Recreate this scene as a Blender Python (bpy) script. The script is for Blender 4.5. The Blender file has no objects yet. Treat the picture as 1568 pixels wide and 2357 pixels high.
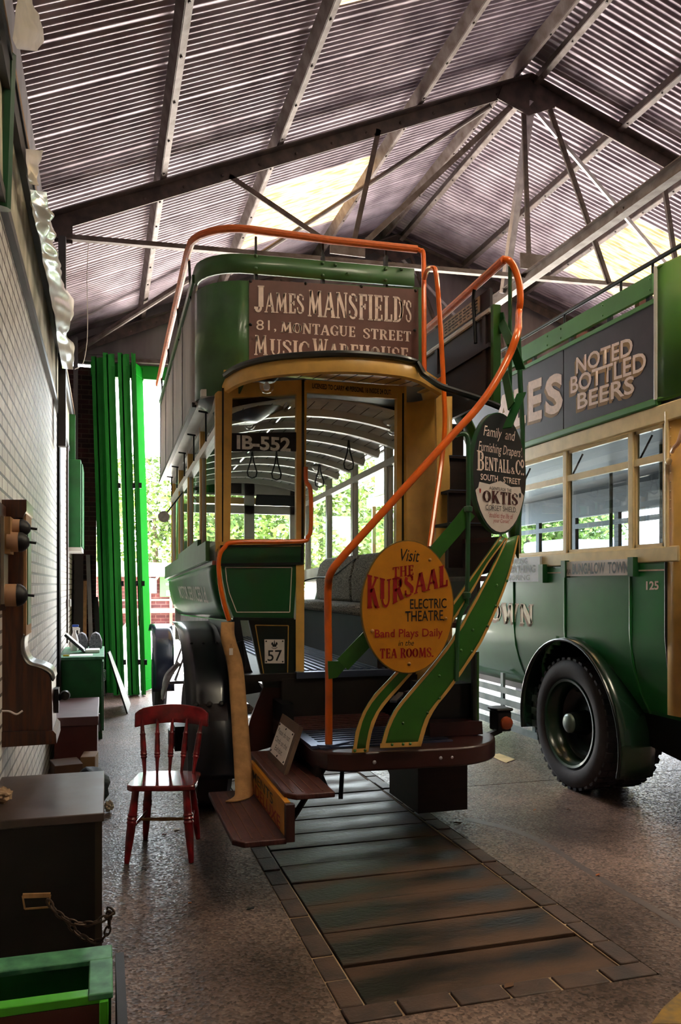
import bpy, bmesh, math, random
from mathutils import Vector, Matrix
from math import sin, cos, pi, sqrt, atan2, radians
random.seed(7)
S = bpy.context.scene
COL = S.collection

# ---------------------------------------------------------------- camera
FPX, EYE, HORIZON, CX = 1850.0, 1.65, 1345.0, 784.0   # focal length, eye height, horizon row, centre column (1568x2357 frame)
YAW = math.atan(544 / FPX)                            # the shed's long axis vanishes left of the centre
cam = bpy.data.cameras.new('camera'); camo = bpy.data.objects.new('camera', cam); COL.objects.link(camo)
cam.sensor_fit = 'HORIZONTAL'; cam.sensor_width = 36.0
cam.lens = FPX / 1568 * 36.0
cam.shift_y = (HORIZON - 1178.5) / 1568
camo.location = (0, 0, EYE); camo.rotation_euler = (pi / 2, 0, -YAW)
cam.clip_end = 400
S.camera = camo

# ---------------------------------------------------------------- world, sun, exposure
W = bpy.data.worlds.new('sky'); S.world = W; W.use_nodes = True
bg = W.node_tree.nodes['Background']
bg.inputs[0].default_value = (0.86, 0.93, 1.0, 1)
bg.inputs[1].default_value = 2.6
sun = bpy.data.lights.new('sun', 'SUN'); sun.energy = 10.0; sun.angle = radians(1.5); sun.color = (1, .95, .85)
suno = bpy.data.objects.new('sun', sun); COL.objects.link(suno)
suno.rotation_euler = Vector((.55, .12, -.8)).to_track_quat('-Z', 'Y').to_euler()
S.view_settings.view_transform = 'Standard'; S.view_settings.look = 'None'
S.view_settings.gamma = 1; S.view_settings.use_curve_mapping = False
S.view_settings.exposure = 3.25
S.cycles.transparent_max_bounces = 24
def portal(loc, size, target):
    l = bpy.data.lights.new('portal', 'AREA'); l.shape = 'RECTANGLE'; l.size, l.size_y = size
    l.cycles.is_portal = True
    o = bpy.data.objects.new('portal', l); COL.objects.link(o); o.location = loc
    o.rotation_euler = (Vector(target) - Vector(loc)).to_track_quat('-Z', 'Y').to_euler()
portal((5.2, 13.3, 2.5), (10.2, 5.0), (5.2, 0, 2.5))

# ---------------------------------------------------------------- measuring the photograph
_s, _c = sin(YAW), cos(YAW)
def ray(px, py):
    u = (px - CX) / FPX; v = (HORIZON - py) / FPX
    return Vector((_s + _c * u, _c - _s * u, v))
def pX(px, py, X):
    a = ray(px, py); t = X / a.x; return Vector((X, t * a.y, EYE + t * a.z))
def pY(px, py, Y):
    a = ray(px, py); t = Y / a.y; return Vector((t * a.x, Y, EYE + t * a.z))
def pZ(px, py, Z):
    a = ray(px, py); t = (Z - EYE) / a.z; return Vector((t * a.x, t * a.y, Z))
def V(*a): return Vector(a)

# ---------------------------------------------------------------- mesh helpers
class G:
    def __init__(s): s.bm = bmesh.new()
    def faces(s, vs, fs):
        v = [s.bm.verts.new(p) for p in vs]
        for f in fs:
            try: s.bm.faces.new([v[i] for i in f])
            except ValueError: pass
        return v
    def hexa(s, p):   # 8 corners: bottom ring 0-3, top ring 4-7
        s.faces(p, [(3, 2, 1, 0), (4, 5, 6, 7), (0, 1, 5, 4), (1, 2, 6, 5), (2, 3, 7, 6), (3, 0, 4, 7)]); return s
    def bx(s, x0, x1, y0, y1, z0, z1):
        if x0 > x1: x0, x1 = x1, x0
        if y0 > y1: y0, y1 = y1, y0
        if z0 > z1: z0, z1 = z1, z0
        return s.hexa([(x0, y0, z0), (x1, y0, z0), (x1, y1, z0), (x0, y1, z0), (x0, y0, z1), (x1, y0, z1), (x1, y1, z1), (x0, y1, z1)])
    def pane(s, *p):
        s.faces(list(p), [tuple(range(len(p)))]); return s
    def bar(s, p, q, w, h, up=(0, 0, 1)):
        p, q = Vector(p), Vector(q); d = (q - p).normalized(); up = Vector(up)
        r = d.cross(up)
        if r.length < 1e-4: r = d.cross(Vector((1, 0, 0)))
        r.normalize(); u = r.cross(d).normalized(); r = r * w / 2; u = u * h / 2
        return s.hexa([p - r - u, p + r - u, q + r - u, q - r - u, p - r + u, p + r + u, q + r + u, q - r + u])
    def tube(s, pts, r, n=10, closed=False, flat=1.0):
        pts = [Vector(p) for p in pts]; m = len(pts)
        rs = r if isinstance(r, (list, tuple)) else [r] * m
        rings = []; nrm = None
        for i, p in enumerate(pts):
            a = pts[i - 1] if (i > 0 or closed) else p
            b = pts[(i + 1) % m] if (i < m - 1 or closed) else p
            d = (b - a).normalized()
            if nrm is None:
                nrm = d.cross(Vector((0, 0, 1)))
                if nrm.length < .05: nrm = d.cross(Vector((1, 0, 0)))
            nrm = (nrm - d * nrm.dot(d)).normalized(); bn = d.cross(nrm)
            rings.append([s.bm.verts.new(p + (nrm * cos(2 * pi * k / n) + bn * sin(2 * pi * k / n) * flat) * rs[i]) for k in range(n)])
        for i in range(m if closed else m - 1):
            A, B = rings[i], rings[(i + 1) % m]
            for k in range(n): s.bm.faces.new([A[k], A[(k + 1) % n], B[(k + 1) % n], B[k]])
        if not closed:
            s.bm.faces.new(rings[0][::-1]); s.bm.faces.new(rings[-1])
        return s
    def prism(s, poly, th):   # planar 3-D polygon thickened along its normal (th may be a vector)
        poly = [Vector(p) for p in poly]
        if not isinstance(th, Vector):
            nn = Vector((0, 0, 0))
            for i in range(len(poly)): nn += poly[i].cross(poly[(i + 1) % len(poly)])
            th = nn.normalized() * th
        n = len(poly); a = [s.bm.verts.new(p) for p in poly]; b = [s.bm.verts.new(p + th) for p in poly]
        s.bm.faces.new(a); s.bm.faces.new(b[::-1])
        for i in range(n): s.bm.faces.new([a[(i + 1) % n], a[i], b[i], b[(i + 1) % n]])
        return s
    def lathe(s, prof, o=(0, 0, 0), ax=(0, 0, 1), n=20, caps=True):   # prof: (radius, height)
        o = Vector(o); ax = Vector(ax).normalized(); e = ax.cross(Vector((0, 1, 0)))
        if e.length < .1: e = ax.cross(Vector((1, 0, 0)))
        e.normalize(); f = ax.cross(e)
        rings = []
        for r, h in prof:
            rings.append([s.bm.verts.new(o + ax * h + (e * cos(2 * pi * k / n) + f * sin(2 * pi * k / n)) * max(r, 1e-4)) for k in range(n)])
        for A, B in zip(rings, rings[1:]):
            for k in range(n): s.bm.faces.new([A[k], A[(k + 1) % n], B[(k + 1) % n], B[k]])
        if caps: s.bm.faces.new(rings[0][::-1]); s.bm.faces.new(rings[-1])
        return s
    def grid(s, fn, nu, nv, cu=False):
        R = [[s.bm.verts.new(fn(i / nu, j / nv)) for j in range(nv + 1)] for i in range(nu if cu else nu + 1)]
        for i in range(nu):
            for j in range(nv):
                a, b = R[i], R[(i + 1) % len(R)]
                s.bm.faces.new([a[j], b[j], b[j + 1], a[j + 1]])
        return s
    def rivet(s, p, n, r=.012):
        return s.lathe([(r, 0), (r * .85, r * .45), (r * .45, r * .75), (0, r * .85)], p, n, 8)

def each(name, items, m, par):
    """small round-headed fixings, one part each: items = (point, outward normal, radius)"""
    me = {}
    for p, n, r in items:
        ob(name, G().rivet(p, n, r), m, par)
BASE = {}
def thing(name, label, cat, loc=(0, 0, 0), rz=0, group=None, kind=None):
    o = bpy.data.objects.new(name, None); COL.objects.link(o); o.empty_display_size = .1
    o.location = loc; o.rotation_euler = (0, 0, rz)
    tag(o, label, cat, group, kind)
    BASE[o.name] = Matrix.Translation(Vector(loc)) @ Matrix.Rotation(rz, 4, 'Z')
    return o
def tag(o, label=None, cat=None, group=None, kind=None):
    if label: o['label'] = label
    if cat: o['category'] = cat
    if group: o['group'] = group
    if kind: o['kind'] = kind
    return o
def ob(name, g, mat, par=None, label=None, cat=None, group=None, kind=None, smooth=35, bev=0, solid=0, local=False, sub=0, loc=None):
    bm = g.bm
    bmesh.ops.recalc_face_normals(bm, faces=bm.faces)
    me = bpy.data.meshes.new(name); bm.to_mesh(me); bm.free()
    o = bpy.data.objects.new(name, me); COL.objects.link(o)
    if par is not None:
        o.parent = par; M = BASE[par.name]; BASE[o.name] = M
        if not local: me.transform(M.inverted())
    else:
        if loc is not None and not local:
            me.transform(Matrix.Translation(-Vector(loc)))
        o.location = loc or (0, 0, 0)
        BASE[o.name] = Matrix.Translation(Vector(loc or (0, 0, 0)))
    for m in (mat if isinstance(mat, list) else [mat]): me.materials.append(m)
    if smooth and len(me.polygons):
        me.polygons.foreach_set('use_smooth', [True] * len(me.polygons))
        if not sub: me.set_sharp_from_angle(angle=radians(smooth))
    if solid:
        m = o.modifiers.new('solid', 'SOLIDIFY'); m.thickness = solid; m.offset = 0
    if bev:
        m = o.modifiers.new('bevel', 'BEVEL'); m.width = bev; m.segments = 2; m.limit_method = 'ANGLE'; m.angle_limit = radians(40)
    if sub:
        m = o.modifiers.new('sub', 'SUBSURF'); m.levels = sub; m.render_levels = sub
    tag(o, label, cat, group, kind)
    return o
def lerp(a, b, t): return a + (b - a) * t
def fillet(pts, r, n=6):
    pts = [Vector(p) for p in pts]; out = [pts[0]]
    for i in range(1, len(pts) - 1):
        p = pts[i]; a = pts[i - 1] - p; b = pts[i + 1] - p
        k = min(r, a.length * .48, b.length * .48)
        A = p + a.normalized() * k; B = p + b.normalized() * k
        for j in range(n + 1):
            t = j / n; out.append(A * (1 - t) ** 2 + p * 2 * t * (1 - t) + B * t * t)
    out.append(pts[-1]); return out
def smoothpts(pts, n=8):
    P = [Vector(p) for p in pts]; out = []
    for i in range(len(P) - 1):
        a = P[i - 1] if i else P[0] * 2 - P[1]; b, c = P[i], P[i + 1]
        d = P[i + 2] if i + 2 < len(P) else P[-1] * 2 - P[-2]
        for j in range(n):
            t = j / n
            out.append(.5 * ((2 * b) + (c - a) * t + (2 * a - 5 * b + 4 * c - d) * t * t + (3 * b - a - 3 * c + d) * t ** 3))
    out.append(P[-1]); return out
def resample(pts, n):
    P = [Vector(p) for p in pts]; L = [0]
    for a, b in zip(P, P[1:]): L.append(L[-1] + (b - a).length)
    out = []
    for k in range(n):
        t = L[-1] * k / (n - 1); i = 0
        while i < len(L) - 2 and L[i + 1] < t: i += 1
        f = (t - L[i]) / max(L[i + 1] - L[i], 1e-9); out.append(P[i].lerp(P[i + 1], f))
    return out
_tc = {}
def lettering(s, o, u, v, w, h, mat, par=None, name='lettering', bold=0.0, shear=0.0, smallcaps=None, fn=None, space=1.0):
    """words painted on a surface: o = centre, u,v = unit directions, w x h = size of the inked area"""
    cu = bpy.data.curves.new('txt', 'FONT'); cu.body = s; cu.offset = bold; cu.resolution_u = 3; cu.shear = shear
    cu.space_character = space; cu.align_x = 'CENTER'
    if smallcaps:
        cu.small_caps_scale = smallcaps
        for i, ch in enumerate(s):
            if ch.islower() or not ch.isalnum(): cu.body_format[i].use_small_caps = True
    t = bpy.data.objects.new('txt', cu); COL.objects.link(t)
    dg = bpy.context.evaluated_depsgraph_get(); dg.update()
    me = bpy.data.meshes.new_from_object(t.evaluated_get(dg)); bpy.data.objects.remove(t); bpy.data.curves.remove(cu)
    xs = [q.co.x for q in me.vertices]; ys = [q.co.y for q in me.vertices]
    x0, x1, y0, y1 = min(xs), max(xs), min(ys), max(ys)
    o, u, v = Vector(o), Vector(u).normalized(), Vector(v).normalized()
    nrm = u.cross(v)
    for q in me.vertices:
        a = ((q.co.x - x0) / (x1 - x0) - .5) * w; b = ((q.co.y - y0) / (y1 - y0) - .5) * h
        if fn: a, b = fn(a, b)
        q.co = o + u * a + v * b + nrm * .0015
    me.name = name
    ob_ = bpy.data.objects.new(name, me); COL.objects.link(ob_)
    if par is not None:
        ob_.parent = par; BASE[ob_.name] = BASE[par.name]; me.transform(BASE[par.name].inverted())
    me.materials.append(mat)
    return ob_
def textY(s, x0, x1, yt, yb, Y, mat, par, **k):     # words on a wall square to the long axis, measured in photo pixels
    a, b = pY(x0, yt, Y), pY(x0, yb, Y); c = pY(x1, yt, Y)
    return lettering(s, ((a.x + c.x) / 2, Y, (a.z + b.z) / 2), (1, 0, 0), (0, 0, 1), c.x - a.x, a.z - b.z, mat, par, **k)
def textX(s, x0, x1, yt, yb, X, mat, par, **k):     # words on a surface along the long axis; yt, yb measured at x0
    a, b = pX(x0, yt, X), pX(x0, yb, X); c = pX(x1, yt, X)
    return lettering(s, (X, (a.y + c.y) / 2, (a.z + b.z) / 2), (0, math.copysign(1, c.y - a.y), 0), (0, 0, 1), abs(c.y - a.y), a.z - b.z, mat, par, **k)

# ---------------------------------------------------------------- materials
def lin(c): return tuple((x / 255 / 12.92 if x / 255 <= .04045 else ((x / 255 + .055) / 1.055) ** 2.4) for x in c[:3]) + (1,)
def mat(name, col, rough=.5, metal=0.0, var=.25, sc=5.0, col2=None, stretch=(1, 1, 1), bump=0.0, bsc=80.0, coat=0.0, spec=.5, lo=.35, hi=.65, rvar=.0, detail=6):
    m = bpy.data.materials.new(name); m.use_nodes = True; N = m.node_tree.nodes; L = m.node_tree.links
    b = N['Principled BSDF']; c = lin(col)
    if col2 is None: d = tuple(x * (1 - var) for x in c[:3]) + (1,)
    else: d = lin(col2)
    tc = N.new('ShaderNodeTexCoord'); mp = N.new('ShaderNodeMapping'); mp.inputs['Scale'].default_value = stretch
    L.new(tc.outputs['Object'], mp.inputs[0])
    nz = N.new('ShaderNodeTexNoise'); nz.inputs['Scale'].default_value = sc; nz.inputs['Detail'].default_value = detail
    L.new(mp.outputs[0], nz.inputs['Vector'])
    rp = N.new('ShaderNodeValToRGB'); rp.color_ramp.elements[0].position = lo; rp.color_ramp.elements[1].position = hi
    rp.color_ramp.elements[0].color = d; rp.color_ramp.elements[1].color = c
    L.new(nz.outputs[0], rp.inputs[0]); L.new(rp.outputs[0], b.inputs['Base Color'])
    b.inputs['Metallic'].default_value = metal; b.inputs['Roughness'].default_value = rough
    b.inputs['Coat Weight'].default_value = coat; b.inputs['Coat Roughness'].default_value = .08
    b.inputs['Specular IOR Level'].default_value = spec
    if rvar:
        mr = N.new('ShaderNodeMapRange'); mr.inputs[1].default_value = lo; mr.inputs[2].default_value = hi
        mr.inputs[3].default_value = rough - rvar; mr.inputs[4].default_value = rough + rvar
        L.new(nz.outputs[0], mr.inputs[0]); L.new(mr.outputs[0], b.inputs['Roughness'])
    if bump:
        n2 = N.new('ShaderNodeTexNoise'); n2.inputs['Scale'].default_value = bsc; n2.inputs['Detail'].default_value = 4
        L.new(mp.outputs[0], n2.inputs['Vector'])
        bp = N.new('ShaderNodeBump'); bp.inputs['Strength'].default_value = bump; bp.inputs['Distance'].default_value = .01
        L.new(n2.outputs[0], bp.inputs['Height']); L.new(bp.outputs[0], b.inputs['Normal'])
    return m
def brick(name, c1, c2, mortar, bw, bh, ms, axes, rough=.8, bump=.5, dirt=None, off=.5):
    m = mat(name, c1, rough); N = m.node_tree.nodes; L = m.node_tree.links; b = N['Principled BSDF']
    tc = N.new('ShaderNodeTexCoord'); sp = N.new('ShaderNodeSeparateXYZ'); cb = N.new('ShaderNodeCombineXYZ')
    L.new(tc.outputs['Object'], sp.inputs[0])
    L.new(sp.outputs[axes[0]], cb.inputs[0]); L.new(sp.outputs[axes[1]], cb.inputs[1])
    br = N.new('ShaderNodeTexBrick'); L.new(cb.outputs[0], br.inputs['Vector'])
    br.inputs['Color1'].default_value = lin(c1); br.inputs['Color2'].default_value = lin(c2); br.inputs['Mortar'].default_value = lin(mortar)
    br.inputs['Scale'].default_value = 1; br.inputs['Brick Width'].default_value = bw; br.inputs['Row Height'].default_value = bh
    br.inputs['Mortar Size'].default_value = ms; br.inputs['Mortar Smooth'].default_value = .2; br.offset = off
    nz = N.new('ShaderNodeTexNoise'); nz.inputs['Scale'].default_value = 7; nz.inputs['Detail'].default_value = 8
    L.new(tc.outputs['Object'], nz.inputs['Vector'])
    mx = N.new('ShaderNodeMixRGB'); mx.blend_type = 'MULTIPLY'; mx.inputs[0].default_value = .55
    rp = N.new('ShaderNodeValToRGB'); rp.color_ramp.elements[0].position = .3; rp.color_ramp.elements[1].position = .7
    rp.color_ramp.elements[0].color = lin(dirt or (150, 140, 130)); rp.color_ramp.elements[1].color = (1, 1, 1, 1)
    L.new(nz.outputs[0], rp.inputs[0]); L.new(br.outputs['Color'], mx.inputs[1]); L.new(rp.outputs[0], mx.inputs[2])
    L.new(mx.outputs[0], b.inputs['Base Color'])
    bp = N.new('ShaderNodeBump'); bp.inputs['Strength'].default_value = bump; bp.inputs['Distance'].default_value = .01; bp.invert = True
    L.new(br.outputs['Fac'], bp.inputs['Height']); L.new(bp.outputs[0], b.inputs['Normal'])
    return m
def glass(name, tint=(225, 235, 240), k=.1, ior=.8):
    m = bpy.data.materials.new(name); m.use_nodes = True; N = m.node_tree.nodes; L = m.node_tree.links
    N.remove(N['Principled BSDF']); o = N['Material Output']
    t = N.new('ShaderNodeBsdfTransparent'); t.inputs[0].default_value = lin(tint)
    g = N.new('ShaderNodeBsdfGlossy'); g.inputs['Roughness'].default_value = .02
    ge = N.new('ShaderNodeNewGeometry'); dt = N.new('ShaderNodeVectorMath'); dt.operation = 'DOT_PRODUCT'   # same mirror strength from both sides of a pane
    L.new(ge.outputs['Normal'], dt.inputs[0]); L.new(ge.outputs['Incoming'], dt.inputs[1])
    def mth(op, a, b):
        q = N.new('ShaderNodeMath'); q.operation = op
        for i, x in enumerate((a, b)):
            if hasattr(x, 'links'): L.new(x, q.inputs[i])
            else: q.inputs[i].default_value = x
        return q
    ab = mth('ABSOLUTE', dt.outputs['Value'], 0); om = mth('SUBTRACT', 1.0, ab.outputs[0]); pw = mth('POWER', om.outputs[0], 5.0)
    ad = mth('MULTIPLY_ADD', pw.outputs[0], ior); ad.inputs[2].default_value = k
    mx = N.new('ShaderNodeMixShader'); L.new(ad.outputs[0], mx.inputs[0]); L.new(t.outputs[0], mx.inputs[1]); L.new(g.outputs[0], mx.inputs[2])
    L.new(mx.outputs[0], o.inputs[0]); return m
def sheet_translucent(name, col, t=.6, stretch=(1, 1, 1)):
    m = mat(name, col, .6, var=.65, sc=3, stretch=stretch, lo=.38, hi=.56); N = m.node_tree.nodes; L = m.node_tree.links; b = N['Principled BSDF']; o = N['Material Output']
    tr = N.new('ShaderNodeBsdfTranslucent'); L.new(b.inputs['Base Color'].links[0].from_socket, tr.inputs[0])
    mx = N.new('ShaderNodeMixShader'); mx.inputs[0].default_value = t
    L.new(b.outputs[0], mx.inputs[1]); L.new(tr.outputs[0], mx.inputs[2]); L.new(mx.outputs[0], o.inputs[0]); return m

m_cream = mat('yellow_cream_paint', (224, 174, 88), .4, var=.18, sc=9, coat=.2)
m_cream2 = mat('bus_cream_paint', (236, 210, 156), .4, var=.15, sc=9, coat=.2)
m_dkgreen = mat('deep_green_paint', (30, 84, 44), .3, var=.2, sc=4, coat=.5)
m_midgreen = mat('weathered_green_paint', (62, 104, 56), .42, var=.3, sc=6, coat=.25)
m_strgreen = mat('bright_string_green', (46, 104, 26), .4, var=.2, sc=6, coat=.3)
m_busgreen = mat('bus_green_paint', (34, 124, 58), .32, var=.2, sc=3, coat=.25)
m_topgreen = mat('leaf_green_paint', (74, 128, 44), .4, var=.15, sc=5, coat=.2)
m_railgreen = mat('rail_green_paint', (78, 138, 72), .4, var=.15, sc=5)
m_shedgreen = mat('shed_door_green', (34, 132, 48), .6, var=.14, sc=6, spec=.2)
m_boxgreen = mat('desk_green', (26, 110, 50), .45, var=.3, sc=6)
m_blackgreen = mat('black_green_enamel', (16, 26, 22), .35, var=.3, sc=6, coat=.4)
m_black = mat('black_paint', (14, 14, 16), .4, var=.3, sc=8)
m_guard = mat('black_enamelled_guard', (24, 30, 40), .32, var=.3, sc=5, coat=.4)
m_iron = mat('black_iron', (22, 22, 24), .5, metal=.4, var=.3, sc=20)
m_maroon = mat('dark_maroon_paint', (58, 24, 20), .42, var=.35, sc=7, coat=.2)
m_tread = mat('worn_maroon_tread', (84, 42, 38), .5, var=.5, sc=10, stretch=(6, 1, 1), bump=.2, bsc=40)
m_brown = mat('dark_brown_board', (44, 25, 21), .65, var=.35, sc=5, stretch=(1, 1, 6))
m_orange = mat('orange_rail_enamel', (250, 112, 24), .28, var=.12, sc=12, coat=.5)
m_orangewood = mat('orange_wood_rail', (224, 110, 50), .45, var=.3, sc=10, stretch=(2, 2, 12))
m_signbrown = mat('brown_sign_enamel', (104, 64, 56), .5, var=.15, sc=14)
m_letter = mat('pale_sign_letter', (240, 216, 204), .6, var=.15, sc=30)
m_signyel = mat('mustard_sign', (206, 132, 20), .45, var=.15, sc=10)
m_red = mat('sign_red', (160, 16, 16), .5, var=.1, sc=20)
m_ink = mat('sign_black', (20, 18, 20), .5, var=.1, sc=20)
m_signblk = mat('black_sign_enamel', (30, 32, 34), .35, var=.2, sc=12)
m_white = mat('white_sign', (226, 214, 208), .5, var=.1, sc=12)
m_plum = mat('plum_black_hoarding', (50, 36, 44), .55, var=.35, sc=7)
m_shade = mat('letter_shade_ochre', (150, 112, 62), .6, var=.2, sc=20)
m_greyad = mat('weathered_grey_hoarding', (176, 166, 166), .55, var=.4, sc=3, stretch=(1, 1, .4))
m_chrome = mat('polished_metal', (200, 200, 205), .15, metal=1, var=.1)
m_ribbed = mat('metal_floor_rib', (110, 120, 150), .3, metal=.8, var=.2)
m_ceilw = mat('white_saloon_ceiling', (232, 228, 228), .28, var=.25, sc=7, coat=.3)
m_cab = mat('grey_white_saloon_paint', (206, 200, 192), .4, var=.15)
m_glass = glass('window_glass', (232, 238, 236), .04, .7)
m_glassd = glass('bus_window_glass', (170, 188, 200), .1)
m_bulb = glass('lamp_glass', (250, 250, 250), .06)
m_bulbw = mat('white_bulb', (235, 232, 225), .3)
m_moq = mat('woven_seat_cloth', (170, 160, 150), .9, col2=(70, 62, 62), sc=90, detail=1)
m_canvas = mat('canvas_webbing', (186, 138, 88), .9, var=.3, sc=14, bump=.2)
m_steel = mat('weathered_steel', (108, 96, 94), .6, metal=.15, col2=(74, 58, 52), sc=7, bump=.15)
m_steeld = mat('dark_truss_steel', (86, 70, 66), .6, metal=.15, col2=(54, 44, 44), sc=8, bump=.15)
m_galv = mat('galvanised_steel', (176, 170, 176), .4, metal=.4, var=.35, sc=9)
m_tyre = mat('tyre_rubber', (62, 56, 60), .75, var=.3, sc=9, bump=.1)
m_chair = mat('worn_red_chair_paint', (150, 26, 34), .3, col2=(88, 14, 20), sc=12, coat=.35)
m_oak = mat('dark_oak', (86, 44, 22), .4, col2=(48, 22, 12), sc=6, stretch=(10, 10, 1), coat=.2)
m_dkwood = mat('blackened_wood', (34, 26, 24), .55, var=.5, sc=6)
m_timber = mat('bare_timber', (176, 132, 84), .7, var=.3, sc=5, stretch=(8, 8, 1))
m_poly = mat('cloudy_polythene', (206, 196, 176), .3, var=.25, sc=6, coat=.3)
m_paper = mat('paper', (228, 226, 222), .8, var=.05)
m_brace = mat('matt_brace_green', (30, 84, 40), .7, var=.2, spec=.2)
# ================================================================ the shed: floor, walls, roof
def concrete():
    m = mat('shed_concrete', (130, 110, 102), .5, col2=(78, 64, 58), spec=.16, sc=1.1, lo=.3, hi=.7)
    N = m.node_tree.nodes; L = m.node_tree.links; b = N['Principled BSDF']
    tc = N['Texture Coordinate']; base = b.inputs['Base Color'].links[0].from_socket
    v = N.new('ShaderNodeTexVoronoi'); v.inputs['Scale'].default_value = 75; L.new(tc.outputs['Object'], v.inputs['Vector'])
    r = N.new('ShaderNodeValToRGB'); r.color_ramp.elements[0].position = .0; r.color_ramp.elements[1].position = 1
    r.color_ramp.elements[0].color = (.2, .19, .18, 1); r.color_ramp.elements[1].color = (1.5, 1.42, 1.36, 1)
    sp = N.new('ShaderNodeSeparateColor'); L.new(v.outputs['Color'], sp.inputs[0]); L.new(sp.outputs[0], r.inputs[0])
    mx = N.new('ShaderNodeMixRGB'); mx.blend_type = 'MULTIPLY'; mx.inputs[0].default_value = .75
    L.new(base, mx.inputs[1]); L.new(r.outputs[0], mx.inputs[2])
    n2 = N.new('ShaderNodeTexNoise'); n2.inputs['Scale'].default_value = 2.3; n2.inputs['Detail'].default_value = 7; L.new(tc.outputs['Object'], n2.inputs['Vector'])
    r2 = N.new('ShaderNodeValToRGB'); r2.color_ramp.elements[0].position = .36; r2.color_ramp.elements[1].position = .56
    r2.color_ramp.elements[0].color = (.5, .47, .45, 1); r2.color_ramp.elements[1].color = (1, 1, 1, 1); L.new(n2.outputs[0], r2.inputs[0])
    m2 = N.new('ShaderNodeMixRGB'); m2.blend_type = 'MULTIPLY'; m2.inputs[0].default_value = .8
    L.new(mx.outputs[0], m2.inputs[1]); L.new(r2.outputs[0], m2.inputs[2]); L.new(m2.outputs[0], b.inputs['Base Color'])
    mr = N.new('ShaderNodeMapRange'); mr.inputs[3].default_value = .66; mr.inputs[4].default_value = .3; L.new(sp.outputs[1], mr.inputs[0]); L.new(mr.outputs[0], b.inputs['Roughness'])
    bp = N.new('ShaderNodeBump'); bp.inputs['Strength'].default_value = .35; bp.inputs['Distance'].default_value = .004
    L.new(v.outputs['Distance'], bp.inputs['Height']); L.new(bp.outputs[0], b.inputs['Normal'])
    return m
m_floor = concrete()
m_wbrick = brick('white_painted_brick', (230, 224, 218), (208, 200, 194), (104, 94, 88), .225, .075, .009, (1, 2), .6, .6, dirt=(216, 208, 200))
m_dbrick = brick('dark_red_brick', (84, 44, 42), (52, 30, 34), (104, 84, 76), .225, .075, .007, (0, 2), .85, .5)
m_band = mat('pale_mildewed_concrete', (206, 196, 172), .8, col2=(138, 132, 108), sc=4, bump=.3, bsc=20)
m_channel = mat('dark_painted_channel', (66, 64, 66), .5, var=.2)
m_gable = mat('grey_ply_boarding', (120, 112, 116), .7, col2=(92, 84, 90), sc=3, stretch=(1, 1, .25))
m_roof = mat('galvanised_sheet', (150, 136, 146), .42, metal=.4, col2=(104, 90, 100), sc=2.5, bump=.05)
m_sky = sheet_translucent('ribbed_skylight', (140, 116, 80), .35, (1.2, 9, 1))
m_sky2 = sheet_translucent('clear_ribbed_skylight', (236, 222, 196), .6)  # clearer sheet for the unseen added skylights, lets more light in
m_brk2 = brick('pit_edging_brick', (96, 58, 44), (74, 46, 38), (150, 124, 96), .22, .11, .008, (0, 1), .7, .4)
m_plank = mat('oiled_pit_plank', (90, 66, 52), .62, spec=.3, col2=(20, 15, 13), sc=1.5, lo=.4, hi=.64, stretch=(1, 3, 3), bump=.35, bsc=30, rvar=.12)

PX0, PX1, PY0, PY1 = .875, 2.255, 2.88, 11.0     # outer edge of the inspection pit's brick border
JY = 6.0
g = G()
for x0, x1, y0, y1 in [(-1.2, PX0, -7, 13.4), (PX1, 11.4, -7, JY - .006), (PX1, 11.4, JY + .006, 13.4), (PX0, PX1, -7, PY0), (PX0, PX1, PY1, 13.4)]:
    g.bx(x0, x1, y0, y1, -.12, 0)
ob('floor', g, m_floor, kind='structure', label='speckled grey brown concrete floor of the shed', cat='floor')
ob('floor_pit', G().bx(PX0 - .1, 11.4, PY0 - .1, 13.2, -.3, -.125), m_black, kind='structure', label='dark bottom below the pit boards', cat='floor')
g = G()   # brick border, bricks laid end to end with mortar between
def brickrow(g, x0, x1, y0, y1, n, along):
    for i in range(n):
        a, b = i / n, (i + 1) / n; e = .006
        z = .002 + random.uniform(-.004, .006)
        if along == 'y': g.bx(x0 + e, x1 - e, lerp(y0, y1, a) + e, lerp(y0, y1, b) - e, -.12, z)
        else: g.bx(lerp(x0, x1, a) + e, lerp(x0, x1, b) - e, y0 + e, y1 - e, -.12, z)
brickrow(g, PX0, .985, PY0 + .12, PY1, 36, 'y'); brickrow(g, 2.145, PX1, PY0 + .12, PY1, 36, 'y'); brickrow(g, PX0, PX1, PY0, PY0 + .12, 6, 'x')
g2 = G(); g2.bx(PX0, .985, PY0, PY1, -.12, -.006).bx(2.145, PX1, PY0, PY1, -.12, -.006).bx(PX0, PX1, PY0, PY0 + .12, -.12, -.006)
ob('trim_1', g2, mat('pale_mortar', (176, 148, 116), .9), kind='structure', label='pale mortar bed between the pit edging bricks', cat='mortar')
ob('trim_2', g, mat('pit_brick', (82, 58, 46), .65, col2=(50, 36, 32), sc=6, bump=.3), kind='structure', bev=.006, label='row of red brown bricks edging the pit', cat='brick edging')

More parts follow.
